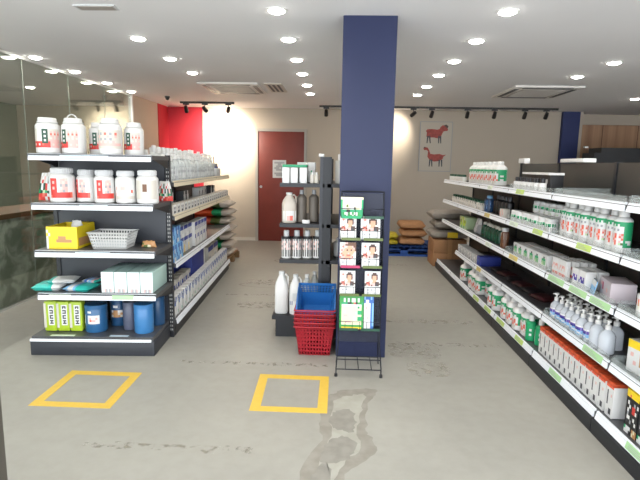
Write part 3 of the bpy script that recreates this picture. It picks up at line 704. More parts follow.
# --- fourth shelf: teal packets and white cartons
z4 = .476
def pillow(w, l, h, m, seed, cols=None):
    rnd = random.Random(seed); a = MB(); n = 10
    for sgn in (1, -1):
        V = [[None]*(n+1) for _ in range(n+1)]
        for i in range(n+1):
            for j in range(n+1):
                x, y = i/n*2-1, j/n*2-1; e = max(0, (1-x**4))*max(0, (1-y**4))
                V[i][j] = (x*w/2*(1+rnd.uniform(-.02, .02)), y*l/2*(1+rnd.uniform(-.02, .02)), h/2+sgn*h/2*e**.5*(1-rnd.uniform(0, .12)) if sgn > 0 else h/2-h/2*min(1, e*3)**.5)
        for i in range(n):
            for j in range(n):
                ch = m if cols is None else cols[int(i/n*len(cols))]
                a.add([V[i][j], V[i+1][j], V[i+1][j+1], V[i][j+1]], [(0, 1, 2, 3)], ch)
    return a
for i, (x, y, z, rz, w, l, h, cols, lab) in enumerate([
    (-2.19, 3.58, z4, .1, .21, .2, .05, 'TTTTWW', 'teal and white wipes packet at the left end of the fourth shelf'),
    (-1.95, 3.58, z4, -.05, .2, .2, .04, 'bWbTTT', 'teal and pale blue packet lying beside the white cartons'),
    (-2.1, 3.6, z4+.052, .25, .2, .18, .03, 'TWWWWL', 'white topped packet lying on the leftmost teal packet'),
    (-1.9, 3.66, z4+.042, -.2, .12, .13, .025, 'LBWbPT', 'thin blue printed packet lying on top of teal packets')]):
    o = pillow(w, l, h, 'T', i, cols).build('wipes_packet', None, True, (x, y, z)); o.rotation_euler = (0, 0, rz)
    tag(o, lab, 'packet', 'packets on the fourth left shelf')
pc = mat('card_pale_white', 'E6ECEE', .5)
PC = Proto(carton('medical_carton', 'box', .0925, .36, .158, pc, ["WWWWWWWW", "WWWWWWWW", "WWWWWWWW", "WWWWWWWW", "WWWWWWWW", "WWPsWsPW"], bev=.004, ins=.005))
for i in range(4):
    x, y = LF(-.345+i*.0965, .045)
    PC.put(x, y, z4, A, 'white carton with pale mint top, %s from left on the fourth left shelf' % ORD[i], 'white cartons on the fourth left shelf')
for o in [x for x in C.objects if x.name.startswith('carton') and x.parent and x.parent.name.startswith('medical_carton')]: pass
mint = mat('card_mint', 'A9C6BE', .5)
PC.root.children[0].data.materials.append(mint)
for p in PC.root.children[0].data.polygons:
    if p.normal.z > .7 or p.normal.x > .7: p.material_index = 1
# --- base deck items
zb = .1465
def sidebottle():
    t = thing('liquid_carton', '', 'bottle'); yg = mat('plastic_lime', 'A9C230', .4)
    MB().box(-.047, .047, 0, .075, 0, .235, yg, .012).build('body', t)
    MB().patch((-.012, -.0015, .05), (.044, 0, 0), (0, 0, .16), ["WWWWW", "WkkkW", "WkWkW", "WWWWW", "WkkkW", "WWWkW", "WkkkW", "WWWWW", "WkkkW", "WkWWW", "WkkkW", "WWWWW", "WkkkW", "WWkWW", "WkkkW", "WWWWW"]).build('label', t, False)
    MB().patch((-.047, -.001, .03), (.018, 0, 0), (0, 0, .19), ["w"]).build('white_stripe', t, False)
    return t
PS = Proto(sidebottle())
for i, dx_ in enumerate((0, .1, .2)):
    x, y = LF(-.822+dx_*.97, .12)
    PS.put(x, y, zb, A+(.05 if i else 0), 'yellow green upright pack with vertical lettering, %s from the left, bottom left shelf' % ORD[i], 'yellow green packs on the left base shelf')
def bluejar(r, h, m, rows, cat='jar'):
    t = thing('blue_jar', '', cat)
    MB().lathe([(0, 0), (r*.96, 0), (r, .006), (r, h*.86), (r*.96, h*.88), (r*.96, h*.9), (0, h*.9)], m, 26).build('body', t)
    MB().lathe([(r*1.02, h*.86), (r*1.02, h*.985), (r*.97, h), (0, h)], m, 26).build('lid', t)
    if rows: MB().wrap(r*1.008, h*.25, h*.8, -1.1, 1.1, rows, sub=2).build('label', t)
    return t
bj = mat('plastic_steel_blue', '2C5F8C', .3); bj2 = mat('plastic_dark_blue', '234A70', .3); gj = mat('plastic_slate', '565B6E', .35); bb = mat('plastic_sky_blue', '3C78AE', .3)
rj = ["....WW......", "............", ".W..WWWWWW..", ".W..WPWWPW..", ".W..WrPPWW..", ".W..WWWWWW..", "............"]
o = bluejar(.08, .212, bj, rj); o.location = (-1.862, 3.6, zb); o['label'] = 'wide blue plastic jar with white labels in the middle of the base shelf'
o = bluejar(.066, .21, bj2, ["...WW...", "........", "..WooWW.", "..ooowo.", "..Wooow.", "........"]); o.location = (-1.755, 3.76, zb); o['label'] = 'dark blue jar with tan label right of the wide blue jar'
o = bluejar(.052, .22, gj, None); o.location = (-1.622, 3.66, zb); o['label'] = 'slim slate grey canister between dark blue and bright blue ones'
o = bluejar(.072, .225, bb, None); o.location = (-1.488, 3.6, zb); o['label'] = 'bright blue canister at the right end of the left base shelf'
o = bluejar(.06, .235, bj2, None); o.location = (-1.455, 3.79, zb); o['label'] = 'dark blue canister standing behind the bright blue canister'

# --- left gondola long side
def side_row(P, v0, v1, n, u, z, lab, grp, rzj=0.0, skip=()):
    for i in range(n):
        v = v0+(v1-v0)*(i/(n-1) if n > 1 else 0); x, y = LF(u, v)
        P.put(x+(random.uniform(-.008, .008) if rzj > .1 else 0), y, z, RZ_S+random.uniform(-rzj, rzj), lab % ORD[i], grp, scale=random.choice((.92, 1, 1.03)) if rzj > .1 else None)
PT = Proto(pump('pump_bottle', 'bottle', .042, .2, ["LLLL", "LsLs", "LLLL", "sLsL"], clearp, ph=.055))
side_row(PT, .53, 2.3, 17, -.02, 1.286, 'translucent pump bottle, %s in the front row on the left unit top side shelf', 'clear pump bottles on top side shelf', .3)
PT2 = Proto(bottle('spray_bottle', 'bottle', .04, .285, .018, .05, rows=["WLWL", "LWLW"], bodymat=clearw, neckr=.014, shoulder=.72, capname='cap'))
side_row(PT2, .52, 2.2, 14, -.12, 1.286, 'milky capped bottle, %s in the middle row on the left unit top side shelf', 'milky bottles on top side shelf', .3)
side_row(PT2, .55, 2.2, 12, -.24, 1.286, 'milky capped bottle, %s in the rear row on the left unit top side shelf', 'milky bottles in the rear of top side shelf', .3)
t = thing('display_stand', 'grey display stand with a rod at the far end of top side shelf', 'stand', LF(-.08, 2.78)+(1.286,), RZ_S)
MB().box(-.13, .13, -.06, .1, 0, .1, 'L', .006).build('tray', t); MB().box(-.1, .1, -.03, .08, .1, .16, 's', .004).build('card_block', t)
MB().tube([(0, 0, .16), (0, 0, .25)], .006, 'k').build('rod', t); MB().box(-.1, .1, -.033, -.03, .1, .12, 'N').build('label_band', t)
# second side shelf: small boxes
PB = Proto(carton('small_carton', 'box', .095, .07, .085, 'w', ["WWWWWW", "WksWKW", "WsWWsW", "WkKksW", "WWsWWW"]))
PBk = Proto(carton('small_carton', 'box', .1, .07, .16, 'k', ["KkWWkK", "kWWWWk", "KWsWWK", "kKWkKk", "kkkkkk"]))
PBw = Proto(carton('small_carton', 'box', .09, .07, .165, 'W', ["WWWWWW", "WWkkWW", "WkWsWW", "WWWsWW", "LLLLLL"]))
side_row(PB, .55, 3.1, 22, .03, 1.012, 'small grey white carton, %s of the low front row on second side shelf' if False else 'small printed carton, %s from the camera in the front row of second side shelf', 'small cartons along second side shelf')
for k, v in enumerate([.6, .75, .86, 1.3, 1.42, 1.95, 2.1, 2.25, 2.6, 2.75]):
    P = PBw if k in (0, 1, 2, 5, 6, 7) else PBk; x, y = LF(-.08, v)
    P.put(x, y, 1.012, RZ_S, '%s carton, %s from the camera in the rear row, second side shelf' % ('tall white' if P is PBw else 'tall black', ORD[k]), 'tall cartons behind the small ones')
# third side shelf
PBB = Proto(carton('wipes_box', 'box', .15, .1, .14, 'b', ["BBbBBb", "bBWbBb", "bbBbbB", "BbWWbb"]))
PBL = Proto(carton('medicine_box', 'box', .14, .09, .25, 'L', ["NNNNNN", "LLLWLL", "WsLLWW", "NNNNNN", "LLsLLL", "YLLLLL", "YWLLLL"]))
PBR = Proto(carton('medicine_box', 'box', .12, .09, .24, 'W', ["NNNNNN", "WNWWNW", "WWWWWW", "NNWWWN", "WWsWWW", "WLWLWW"]))
for k, v in enumerate((.56, .73)):
    PBB.put(*LF(.02, v), .617, RZ_S, 'light blue box, %s from the camera on the third side shelf' % ORD[k], 'light blue boxes')
    PBB.put(*LF(.0, v), .76, RZ_S, 'light blue box stacked on the %s one of the third side shelf' % ORD[k], 'light blue boxes stacked')
for k, v in enumerate((.92, 1.08, 1.24)): PBL.put(*LF(-.02, v), .617, RZ_S, 'tall grey and navy box, %s from the camera on third side shelf' % ORD[k], 'grey navy boxes')
for k, v in enumerate((1.42, 1.56, 1.7, 1.84)): PBR.put(*LF(0, v), .617, RZ_S, 'tall white box with navy bands, %s from the camera on third side shelf' % ORD[k], 'white navy boxes')
# base side: white and blue packs
PW = Proto(carton('milk_powder_box', 'box', .1, .07, .17, 'W', ["NBWWBN", "BWNNWB", "WWBBWW", "WWWWWW", "WLWWLW", "GWWWWW", "WWLLWW"]))
side_row(PW, .55, 3.1, 21, .01, .131, 'white box with blue top print, %s from the camera on side base deck', 'white blue boxes on the side base deck', .05)
PW2 = Proto(carton('milk_powder_box', 'box', .11, .09, .24, 'w', ["wwwwww", "NWWNNN", "WNNWWN", "BBWWBB", "wwwwww", "wwwwww"]))
side_row(PW2, .55, 1.4, 7, -.08, .131, 'taller pale box behind, %s from the camera on side base deck', 'pale boxes in the rear of the side base deck')
o = carton('cardboard_box', 'box', .6, .2, .34, 'N', None); o.location = LF(-.08, 1.85)+(.131,); o.rotation_euler = (0, 0, RZ_S); o['label'] = 'large navy blue box behind white boxes on the side base deck'
MB().patch((.24, -.0015, 0), (.06, 0, 0), (0, 0, .34), ["WW", "WW", "LW"]).build('white_band', o, False)
for k, v in enumerate((2.5, 2.82)):
    o = carton('cardboard_box', 'box', .28, .2, .3, 'w', ["NNNNNN", "wwwwww", "wsswww", "wwwwww", "wwsssw"]); o.location = LF(-.08, v)+(.131,); o.rotation_euler = (0, 0, RZ_S); o['label'] = 'cream box with navy lid, %s the far end of the side base deck' % ('next to' if k == 0 else 'right at')

# sacks beyond the left gondola
def sack(w, l, h, cols, seed, name='feed_sack'):
    a = MB(); rnd = random.Random(seed); n, mseg = 18, 16; rings = []
    for i in range(n+1):
        x = (i/n-.5)*w; e = (1-abs(2*i/n-1)**7)**.5*.75+.25
        ring = []
        for k in range(mseg):
            g = 2*pi*k/mseg; yy = cos(g); zz = sin(g)
            ex = 1/((abs(yy)**3+abs(zz)**3)**(1/3))
            ring.append((x+rnd.uniform(-.008, .008), yy*ex*l/2*(.9+.1*e)+rnd.uniform(-.006, .006), h/2+zz*ex*h/2*e*.98+rnd.uniform(-.003, .003)*e))
        rings.append(ring)
    for i in range(n):
        ch = cols[int(i/n*len(cols))]
        for k in range(mseg):
            k2 = (k+1) % mseg
            a.add([rings[i][k], rings[i+1][k], rings[i+1][k2], rings[i][k2]], [(0, 1, 2, 3)], ch)
    a.add(rings[0], [tuple(range(mseg))], cols[0]); a.add(rings[n], [tuple(range(mseg))], cols[-1])
    return a
pkw = mat('wood_pallet', '8A6B48', .7, noise=.2)
t = thing('pallet', 'wooden pallet under the green and orange sacks beyond the left shelves', 'pallet', (-1.95, 7.15, 0))
for y in (-.35, 0, .35): MB().box(-.4, .4, y-.04, y+.04, .0, .09, pkw).build('bearer', t)
for i in range(6): MB().box(-.4+i*.136, -.3+i*.136, -.4, .4, .09, .11, pkw).build('deck_board', t)
sk = mat('sack_weave', 'BDB3A8', .7, noise=.08)
og = [pm('G'), pm('O'), pm('O'), pm('q'), sk, sk]
for i in range(7):
    o = sack(.8, .5, .112, [sk, pm('q'), pm('O'), pm('O'), pm('G'), sk] if i % 2 else [sk, pm('G'), pm('O'), pm('r'), pm('q'), sk], i).build('feed_sack', None, True, (-1.95+(.02 if i % 2 else 0), 7.08, .112+i*.117))
    tag(o, 'grey sack with orange and green print, %s from the floor beyond left shelves' % ORD[i], 'sack', 'printed sacks beyond the left shelves')

# ------------------------------------------------------------------ middle gondola goods
zt = 1.296
P = Proto(carton('white_tub', 'box', .058, .2, .125, WHITE, ["WWWWWW", "WWWWWW", "LWWWWL"], None, bev=.004))
for i, x in enumerate((-.44, -.372, -.298)): P.put(x, 4.02, zt, 0, 'white block shaped tub, %s from the left under the green lid' % ORD[i], 'white tubs on the middle unit')
o = MB().box(-.1, .1, 0, .2, 0, .022, mat('green_lid', '1E8E62', .4), .004).build('green_lid_tray', None, True, (-.369, 4.02, zt+.127)); tag(o, 'flat green lid lying across three white tubs', 'lid')
P = Proto(carton('white_box', 'box', .075, .12, .17, WHITE, ["WWWWWW", "WWWWWW", "WWWGWW", "WWWGWW", "WWWWWW"], None))
for i, x in enumerate((-.33, -.25, -.2)): 
    if i < 2: P.put(x+.0, 4.26, zt, 0, 'tall white box, %s behind the white tubs on the middle unit' % ('left one' if i == 0 else 'right one'), 'tall white boxes')
P = Proto(bottle('small_bottle', 'bottle', .018, .09, .009, .02, 'w', 'W', None, capname='cap'))
for i, x in enumerate((-.225, -.19)): P.put(x, 4.05, zt, 0, 'small pale bottle beside the post on the middle unit, %s' % ('left one' if i == 0 else 'right one'))
o = MB().box(-.022, .022, -.02, .02, 0, .025, WHITE, .004).build('sign_clip', None, True, (-.15, 3.998, 1.51)); tag(o, 'small white clip on top of the middle shelving post', 'clip')
zm = .966
def jerry(w, d, h, m, capm='W', rows=None):
    t = thing('jerry_can', '', 'container')
    MB().lathe([(0, 0), (.9, 0), (1, .012), (1, h*.62), (.86, h*.74), (.4, h*.9), (.36, h*.94), (0, h*.94)], m, 20, sx=w/2, sy=d/2, sq=2).build('body', t)
    MB().lathe([(w*.22, h*.93), (w*.22, h*.99), (w*.19, h), (0, h)], pm(capm), 12).build('cap', t)
    MB().tube([(w*.1, 0, h*.86), (w*.32, 0, h*.93), (w*.46, 0, h*.86), (w*.47, 0, h*.66)], .008, m).build('handle', t)
    if rows: MB().wrap(1.01, h*.15, h*.55, -.75, .75, rows, w/2, d/2, 2).build('label', t)
    return t
mw = mat('milk_plastic', 'C2B9AD', .4)
o = jerry(.12, .1, .25, mw); o.location = (-.415, 4.07, zm); o.rotation_euler = (0, 0, .2); o['label'] = 'white bottle with handle at left of the middle unit second shelf'
MB().wrap(1.02, .02, .1, -.8, .8, ["WWWW", "WPrW"], .06, .05, 2).build('label', o)
P = Proto(bottle('beige_bottle', 'bottle', .042, .27, .018, .035, 'w', 's', None, capname='cap', bodymat=mat('dull_beige_plastic', '6B635A', .5)))
P.put(-.315, 4.12, zm, 0, 'tall grey beige bottle in the centre of the middle unit second shelf'); P.put(-.215, 4.16, zm, 0, 'tall grey beige bottle close to the middle unit post')
o = carton('foil_packet', 'packet', .06, .03, .03, 'W', None); o.location = (-.27, 4.0, zm); o['label'] = 'tiny white packet in front of the grey beige bottles'
zk = .666
P = Proto(bottle('black_label_bottle', 'bottle', .042, .235, .023, .05, 'W', 'L', ["KKKKKKKK", "KKKKKKKK", "PkPPKPPP", "KPPKPHPK", "PKHPPKKP", "KPPKPPHP", "KKHKKKKK", "KKKKKKKK", "KkKKkKKK"], 3.8, (.07, .8), .72, .024, capname='cap', seg=20))
for i, x in enumerate((-.435, -.348, -.261, -.174)): P.put(x, 4.06+.012*i, zk, .1*i, 'white bottle with black label, %s from left on middle unit third shelf' % ORD[i], 'black label bottles', )
zbk = .186
o = jerry(.115, .13, .36, WHITE); o.location = (-.475, 4.08, zbk); o['label'] = 'tall white jerry can at the left of the middle unit base deck'
o = jerry(.1, .12, .34, WHITE, 'W', ["WLLW", "WLLW", "NWWr", "WWWW"]); o.location = (-.355, 4.06, zbk); o['label'] = 'second white jerry can partly hidden by the blue basket'
P = Proto(bottle('clear_bottle', 'bottle', .04, .34, .018, .03, rows=None, bodymat=clearp, neckr=.015, shoulder=.7, capname='cap'))
P.put(-.26, 4.08, zbk, 0, 'clear bottle rising behind the left part of the blue basket'); P.put(-.2, 4.2, zbk, 0, 'clear bottle with metallic neck behind the blue basket, nearer the post')
o = bottle('spray_bottle', 'bottle', .04, .24, .018, .05, bodymat=clearw, capname='cap'); o.location = (.0, 4.15, 1.296); o['label'] = 'pale bottle squeezed between the middle unit post and the blue pillar'
P = Proto(bottle('white_bottle', 'bottle', .04, .16, .02, .03, capname='cap')); P.put(.0, 4.2, .666, 0, 'pale bottle on the third shelf in the gap beside the blue pillar')

# shopping baskets
redp = mat('red_basket_plastic', 'A51D2A', .4, noise=.05); bluep = mat('blue_basket_plastic', '2668AC', .35)
zz = 0
for i in range(5):
    t = thing('shopping_basket', 'red slotted shopping basket, %s from the floor in the stack' % ORD[i] if i else 'red slotted shopping basket at the bottom of the stack', 'basket', (-.165, 3.74, .002+i*.032), 0, 'stacked red shopping baskets')
    basket('b', .295, .37, .235, .31, .235, redp, t, .01, (11, 7), th=.0025)
t = thing('shopping_basket', 'glossy blue shopping basket tilted on top of the red stack', 'basket', (-.16, 3.795, .252))
t.rotation_euler = (radians(24), 0, 0)
basket('b', .285, .335, .22, .255, .19, bluep, t, .01, (11, 4), solid_low=.6, th=.003)
for sgn in (-1, 1):
    MB().tube([(sgn*.147, -.11, .192), (sgn*.148, -.1, .2), (sgn*.148, .1, .2), (sgn*.147, .11, .192)], .005, bluep).build('handle', t)

# magazine rack in front of the pillar
t = thing('brochure_rack', 'black wire brochure rack standing in front of the blue pillar', 'rack', (.16, 3.3, 0))
wm = mat('black_wire', '1C1F26', .4, .4)
for sx_ in (-1, 1):
    MB().tube([(sx_*.155, -.08, 0), (sx_*.155, -.07, .06), (sx_*.145, .0, .2), (sx_*.145, .06, 1.27)], .005, wm).build('side_post', t)
    MB().tube([(sx_*.155, .16, 0), (sx_*.145, .12, .12), (sx_*.145, .06, 1.27)], .005, wm).build('leg', t)
    MB().lathe([(0, 0), (.012, 0), (.01, .02), (0, .02)], 'K', 10, (sx_*.155, -.08, 0)).build('rubber_foot', t)
a = MB(); a.tube([(-.145, .06, 1.27), (.145, .06, 1.27)], .005, wm); a.build('top_rail', t); a = MB(); a.tube([(-.155, -.075, .05), (.155, -.075, .05)], .004, wm); a.tube([(-.155, .16, .05), (.155, .16, .05)], .004, wm)
for x in (-.09, 0, .09): a.tube([(x, -.075, .05), (x, .16, .05)], .003, wm)
a.build('lower_grid', t); MB().tube([(-.15, -.07, .12), (.15, -.07, .12)], .004, wm).build('front_rail', t)
meshm = mat('rack_mesh', '23283C', .5, trans=.35)
k_ = MB(); k_.box(-.143, .143, .062, .064, .2, 1.26, meshm)
k_.build('mesh_back', t, False)
tiers = [(1.10, 'G', 'g'), (.952, 'q', 'q'), (.762, 'm', 'q'), (.565, 'q', 'q'), (.32, 'g', 'g')]
for z, c1, c2 in tiers:
    a = MB(); a.box(-.143, .143, -.03, .06, z-.004, z, wm)
    a.tube([(-.145, -.03, z), (-.145, -.035, z+.06), (.145, -.035, z+.06), (.145, -.03, z)], .003, wm)
    a.box(-.14, -.01, -.033, -.031, z-.006, z+.012, c1).box(.01, .14, -.033, -.031, z-.006, z+.012, c2)
    for x in (-.1, -.05, 0, .05, .1): a.tube([(x, -.03, z), (x, -.033, z+.06)], .0018, wm)
    a.build('pocket', t)
# booklets
portrait = ["WWWWWWWWWWWW", "WWPWWWHHHWWW", "WPrPWHHHHHWW", "WWPWWHSSSHWW", "WWWWWHSSSHPW", "WWWWWSSSSHWW", "WWWSWWSSSWWW", "WrHrWPSSHHHW", "HHrHPPPPHkHH", "HPPrPHPPkkHW", "WWWWWWWWWWWW", "WWWWWWWWWWWW", "WLsLLsLLWWWW", "WWWWWWWWWWWW", "WLLLLWLLLLWW", "WWWWWWWWWWWW"]
faceb = ["WWWWPPAAAAAA", "WWPPAAAAAAAA", "WPrPWPSSSPAA", "WWPPSSSSSSPA", "WrPSSHSSHSSA", "WPSSSSSSSSSP", "PrSSSSPSSSPW", "WPrSSrrrSPWW", "rPPPSSSSPrWW", "WWPrPPPrPWWW", "WWWWWWWWWWWW", "WLsLLLWWWWWW", "WWWWWWWWWWWW", "WLLLLWLLWWWW"]
greenb = ["llllllllllll", "llWlWlWWlWll", "llWlWlWWlWll", "lGGGKKlrKllG", "lWWWWWWWWWWl", "lCCCCCCCWGCl", "lCCCCCCCCCCl", "lCWCCCCCCGGl", "lCCCCCCCWGGl", "lCPPCCCCCCCl", "lCCCCCCWCGGl", "lCCCCCCWCGGl", "lCCPPPCCCCCl", "lCCCCCCCCCCl", "llllllllllll", "lYYYYYYYYYYl"]
greenc = ["CCCCCCCCCCCC", "GCCCCCCCCCCG", "GCWCCCCCCWCG", "GCCqCCCCCCCG", "GWWCCWWKCCWG", "GGGKKGGGGGGG", "GlWWlWlWWlGG", "GGlWllWlWllG"]
blueb = ["bBBBbB", "BWWBBB", "WWWWBb", "WPWWBb", "WWWWBb", "WLWWBb", "WWPWBb", "WWWWBb", "WLWWBb", "WWWWBB"]
def booklet(x0, x1, z, h, rows, lab, grp=None):
    w = x1-x0; t = thing('booklet', lab, 'booklet', ((x0+x1)/2, 3.285, z), 0, grp)
    MB().box(-w/2, w/2, 0, .006, 0, h, WHITE).build('pages', t, False)
    MB().patch((-w/2, -.0012, 0), (w, 0, 0), (0, 0, h), rows).build('cover', t, False)
    t.rotation_euler = (-radians(6), 0, 0)
booklet(.012, .163, 1.101, .135, greenc, 'green and cream booklet in the top tier of brochure rack')
booklet(.01, .12, .953, .155, portrait, 'portrait cover booklet, left in second tier of the rack', 'white portrait booklets')
booklet(.15, .28, .953, .155, portrait, 'portrait cover booklet, right in second tier of the rack', 'white portrait booklets')
booklet(.012, .122, .763, .165, faceb, 'booklet with close up smiling face above the magenta strip')
booklet(.16, .28, .763, .165, portrait, 'portrait cover booklet, right in third tier of the rack', 'white portrait booklets')
booklet(.017, .122, .566, .165, portrait, 'portrait cover booklet, left in fourth tier of the rack', 'white portrait booklets')
booklet(.188, .294, .566, .165, portrait, 'portrait cover booklet, right in fourth tier of the rack', 'white portrait booklets')
booklet(.02, .186, .321, .23, greenb, 'large green bordered leaflet in the lowest rack tier')
booklet(.19, .256, .321, .23, blueb, 'blue and white booklet right of the large green leaflet')

# yellow tape squares
tape = mat('yellow_floor_tape', 'D6B246', .55, noise=.06, nscale=30)
def taped(c, lab, w=.06):
    a = MB(); n = 4; cen = Vector((sum(p[0] for p in c)/4, sum(p[1] for p in c)/4))
    inn = []
    for p in c:
        d_ = Vector(p)-cen; inn.append((cen.x+d_.x-(w if d_.x > 0 else -w), cen.y+d_.y-(w if d_.y > 0 else -w)))
    for i in range(4):
        j = (i+1) % 4
        q = [c[i], c[j], inn[j], inn[i]]
        a.add([(x, y, .0018) for x, y in q]+[(x, y, .0002) for x, y in q], [(0, 1, 2, 3), (7, 6, 5, 4), (0, 4, 5, 1), (1, 5, 6, 2), (2, 6, 7, 3), (3, 7, 4, 0)], tape)
    tag(a.build('floor_tape_square', None, False), lab, 'floor tape', 'yellow tape squares')
taped([(-1.82, 2.66), (-1.325, 2.66), (-1.335, 3.165), (-1.83, 3.165)], 'left yellow tape square on the floor before the left shelves')
taped([(-.505, 2.695), (-.042, 2.695), (-.042, 3.205), (-.52, 3.21)], 'right yellow tape square on the floor before the red baskets')

# back of the shop: blue pallet and sacks
t = thing('plastic_pallet', 'blue plastic pallet against the back wall carrying sacks', 'pallet', (1.08, 8.35, 0))
pp = mat('blue_pallet_plastic', '1F4F9E', .5, noise=.08)
a = MB()
for i in range(12): a.box(-.6+i*.101, -.52+i*.101, -.42, .42, .12, .15, pp)
a.box(-.6, .6, -.42, -.38, .1, .15, pp).box(-.6, .6, .38, .42, .1, .15, pp).build('deck', t, False)
for x in (-.54, .0, .54):
    for y in (-.38, 0, .38): MB().box(x-.06, x+.06, y-.04, y+.04, .03, .12, pp).build('foot_block', t, False)
for y in (-.38, 0, .38): MB().box(-.6, .6, y-.04, y+.04, 0, .03, pp).build('runner', t, False)
kr = mat('kraft_sack', 'B8875C', .7, noise=.12, nscale=14); ys = mat('yellow_sack', 'C9B62A', .6, noise=.25, nscale=20)
for i in range(3):
    o = sack(.42, .5, .132, [kr], 20+i).build('kraft_sack', None, True, (1.22+(.03 if i == 1 else 0), 8.3, .152+i*.134))
    tag(o, 'brown kraft sack, %s of the three stacked on the blue pallet' % ['bottom', 'middle', 'top'][i], 'sack', 'kraft sacks on the blue pallet')
for i in range(2):
    o = sack(.3, .4, .1, [ys], 30+i).build('yellow_sack', None, True, (.84, 8.25, .152+i*.102)); tag(o, 'small yellow bag, %s of two beside the kraft sacks' % ['lower', 'upper'][i], 'sack', 'yellow bags on the blue pallet')
cb = mat('cardboard', 'A87B54', .75, noise=.08, nscale=8)
for i, (x, y, z) in enumerate([(1.64, 7.38, 0), (1.64, 7.38, .2)]):
    t = thing('cardboard_box', 'brown cardboard box, %s one of two at the far end of right shelves' % ['lower', 'upper'][i], 'box', (x, y, z), 0, 'cardboard boxes at the aisle end')
    MB().box(-.24, .24, -.22, .22, 0, .197, cb, .004).build('carton', t); MB().box(-.03, .03, -.2215, .2215, -.0, .1985, 'o').build('packing_tape', t)
gs = mat('grey_sack', '9C948A', .7, noise=.15, nscale=12)
for i in range(3):
    t = sack(.56, .5, .14, [gs, gs, gs, gs, gs, gs], 40+i).build('grey_sack', None, True, (1.66+(.03 if i == 1 else -.02), 7.4, .4+i*.142))
    tag(t, 'grey sack, %s of the three piled on the cardboard boxes' % ['bottom', 'middle', 'top'][i], 'sack', 'grey sacks on cardboard boxes')
    if i == 0: MB().box(-.05, .1, -.256, -.246, .03, .11, 'Y').build('yellow_print', t)

# ------------------------------------------------------------------ right gondola goods
def rrow(P, ya, yb_, n, x, z, lab, grp, jit=.08, z2_=0):
    for i in range(n):
        y = ya+(yb_-ya)*(i/(n-1) if n > 1 else 0)
        P.put(x+random.uniform(-.006, .006), y, z, RZ_R+random.uniform(-jit, jit), lab % ORD[i], grp)
ZT = 1.268
P = Proto(bottle('small_tub', 'jar', .032, .09, .028, .03, 'W', 'g', ["WwWw", "wWwW"], 2, (.1, .5), .7))
rrow(P, 6.95, 6.28, 10, 1.56, ZT, 'small tub with dark cap, %s from the far end of the right top shelf', 'small dark capped tubs', .2)
gl_rows = ["GGGGGGGGGGGGGGGGGG", "GGGGGGWGGWGWGGGGGG", "GGGGGWWWWWWWWGGGGG", "GGGGGWrWrWWrWGWWGG", "GWWGGrPrWrPrWGGGGG", "GGGGGWrWWrrWrGWWGG", "WWWWWwWwWwWwWWWWWW"]
def gjar(r, h): return bottle('white_green_jar', 'bottle', r, h, r*.5, h*.14, 'W', 'W', gl_rows, 4.8, (.12, .66), .74, r*.48, sq=1.2, capname='cap')
P = Proto(gjar(.066, .245))
rrow(P, 6.05, 5.15, 7, 1.64, ZT, 'white square jug with green label, %s from the far end, right top shelf', 'white and green jugs on the right top shelf', .15)
P = Proto(bottle('vial', 'bottle', .03, .105, .02, .035, 'W', 'K', ["WWWW", "sWsW", "WWWW"], 2.4, (.2, .6), .65, capname='cap'))
rrow(P, 4.34, 3.82, 8, 1.54, ZT, 'white vial with black cap, %s from the far end, third bay top shelf', 'black capped vials', .2)
o = carton('display_box', 'box', .52, .1, .13, 'K', ["KKKKKKKKKKKK", "KWsKWKKWsKWK", "KsKKWsKKKWKK", "KKKKKKKKKKKK"]); o.location = (1.6, 4.08, ZT); o.rotation_euler = (0, 0, RZ_R); o['label'] = 'long black display box behind the vials on the right top shelf'
MB().box(-.27, .27, -.02, .1, .131, .148, WHITE).build('white_lid', o)
o = MB().box(-.05, .05, -.2, .2, 0, .03, WHITE, .004).build('white_carton', None, True, (1.92, 4.1, 1.501)); tag(o, 'long flat white box lying on top of the right shelving', 'box')
o = MB().box(-.03, .03, -.08, .08, 0, .05, WHITE, .004).build('white_carton', None, True, (1.925, 5.28, 1.501)); tag(o, 'small white block on the shelving top above the white jugs', 'box')
og_rows = ["WWWWWWWWW", "GGGWWWGGG", "WWWWWWWWG", "WOOWOOWGG", "OOWOOWWGG", "WOOWOOWWG", "WWWWWWWGG"]
o = bottle('white_bottle', 'bottle', .05, .2, .03, .03, 'W', 'W', og_rows, 3.2, (.15, .7)); o.location = (1.6, 2.53, ZT); o.rotation_euler = (0, 0, RZ_R); o['label'] = 'white bottle with green orange label at right edge, top shelf'
# second shelf
Z = .991
P = Proto(bottle('small_tub', 'jar', .045, .105, .038, .025, 'w', 'g', ["kgkLkg", "LksWLs", "LsLkLW"], 3.4, (.1, .72), .72))
rrow(P, 6.62, 5.38, 13, 1.56, Z, 'small white tub with dark lid, %s from the far end, right second shelf', 'dark lidded tubs', .3)
o = bottle('blue_bottle', 'bottle', .05, .17, .03, .03, 'D', 'b', ["bBbB", "bbBb", "BWWB", "bBbb"], 3, (.2, .7)); o.location = (1.58, 5.22, Z); o.rotation_euler = (0, 0, RZ_R); o['label'] = 'blue bottle next to dark bottles on the right second shelf'
P = Proto(bottle('dark_bottle', 'bottle', .042, .185, .02, .04, 'K', 'k', ["kgKk", "gkgK", "KggK"], 3, (.2, .6), .7, capname='cap'))
rrow(P, 5.08, 4.72, 5, 1.62, Z, 'dark bottle, %s from the far end beside the blue bottle', 'dark bottles on the right second shelf')
o = carton('small_carton', 'box', .1, .06, .08, 'w', ["wwPw", "PwwP", "wPww"]); o.location = (1.515, 4.62, Z); o.rotation_euler = (0, 0, RZ_R); o['label'] = 'small pale pink carton in front of the dark bottles'
gt = ["GGGGGGGG", "GgGGGgGG", "WWWWWWWW", "WrWWfWWW"]
P = Proto(bottle('green_band_tub', 'jar', .047, .095, .044, .025, 'W', 'W', gt, 3.6, (.12, .62), .7))
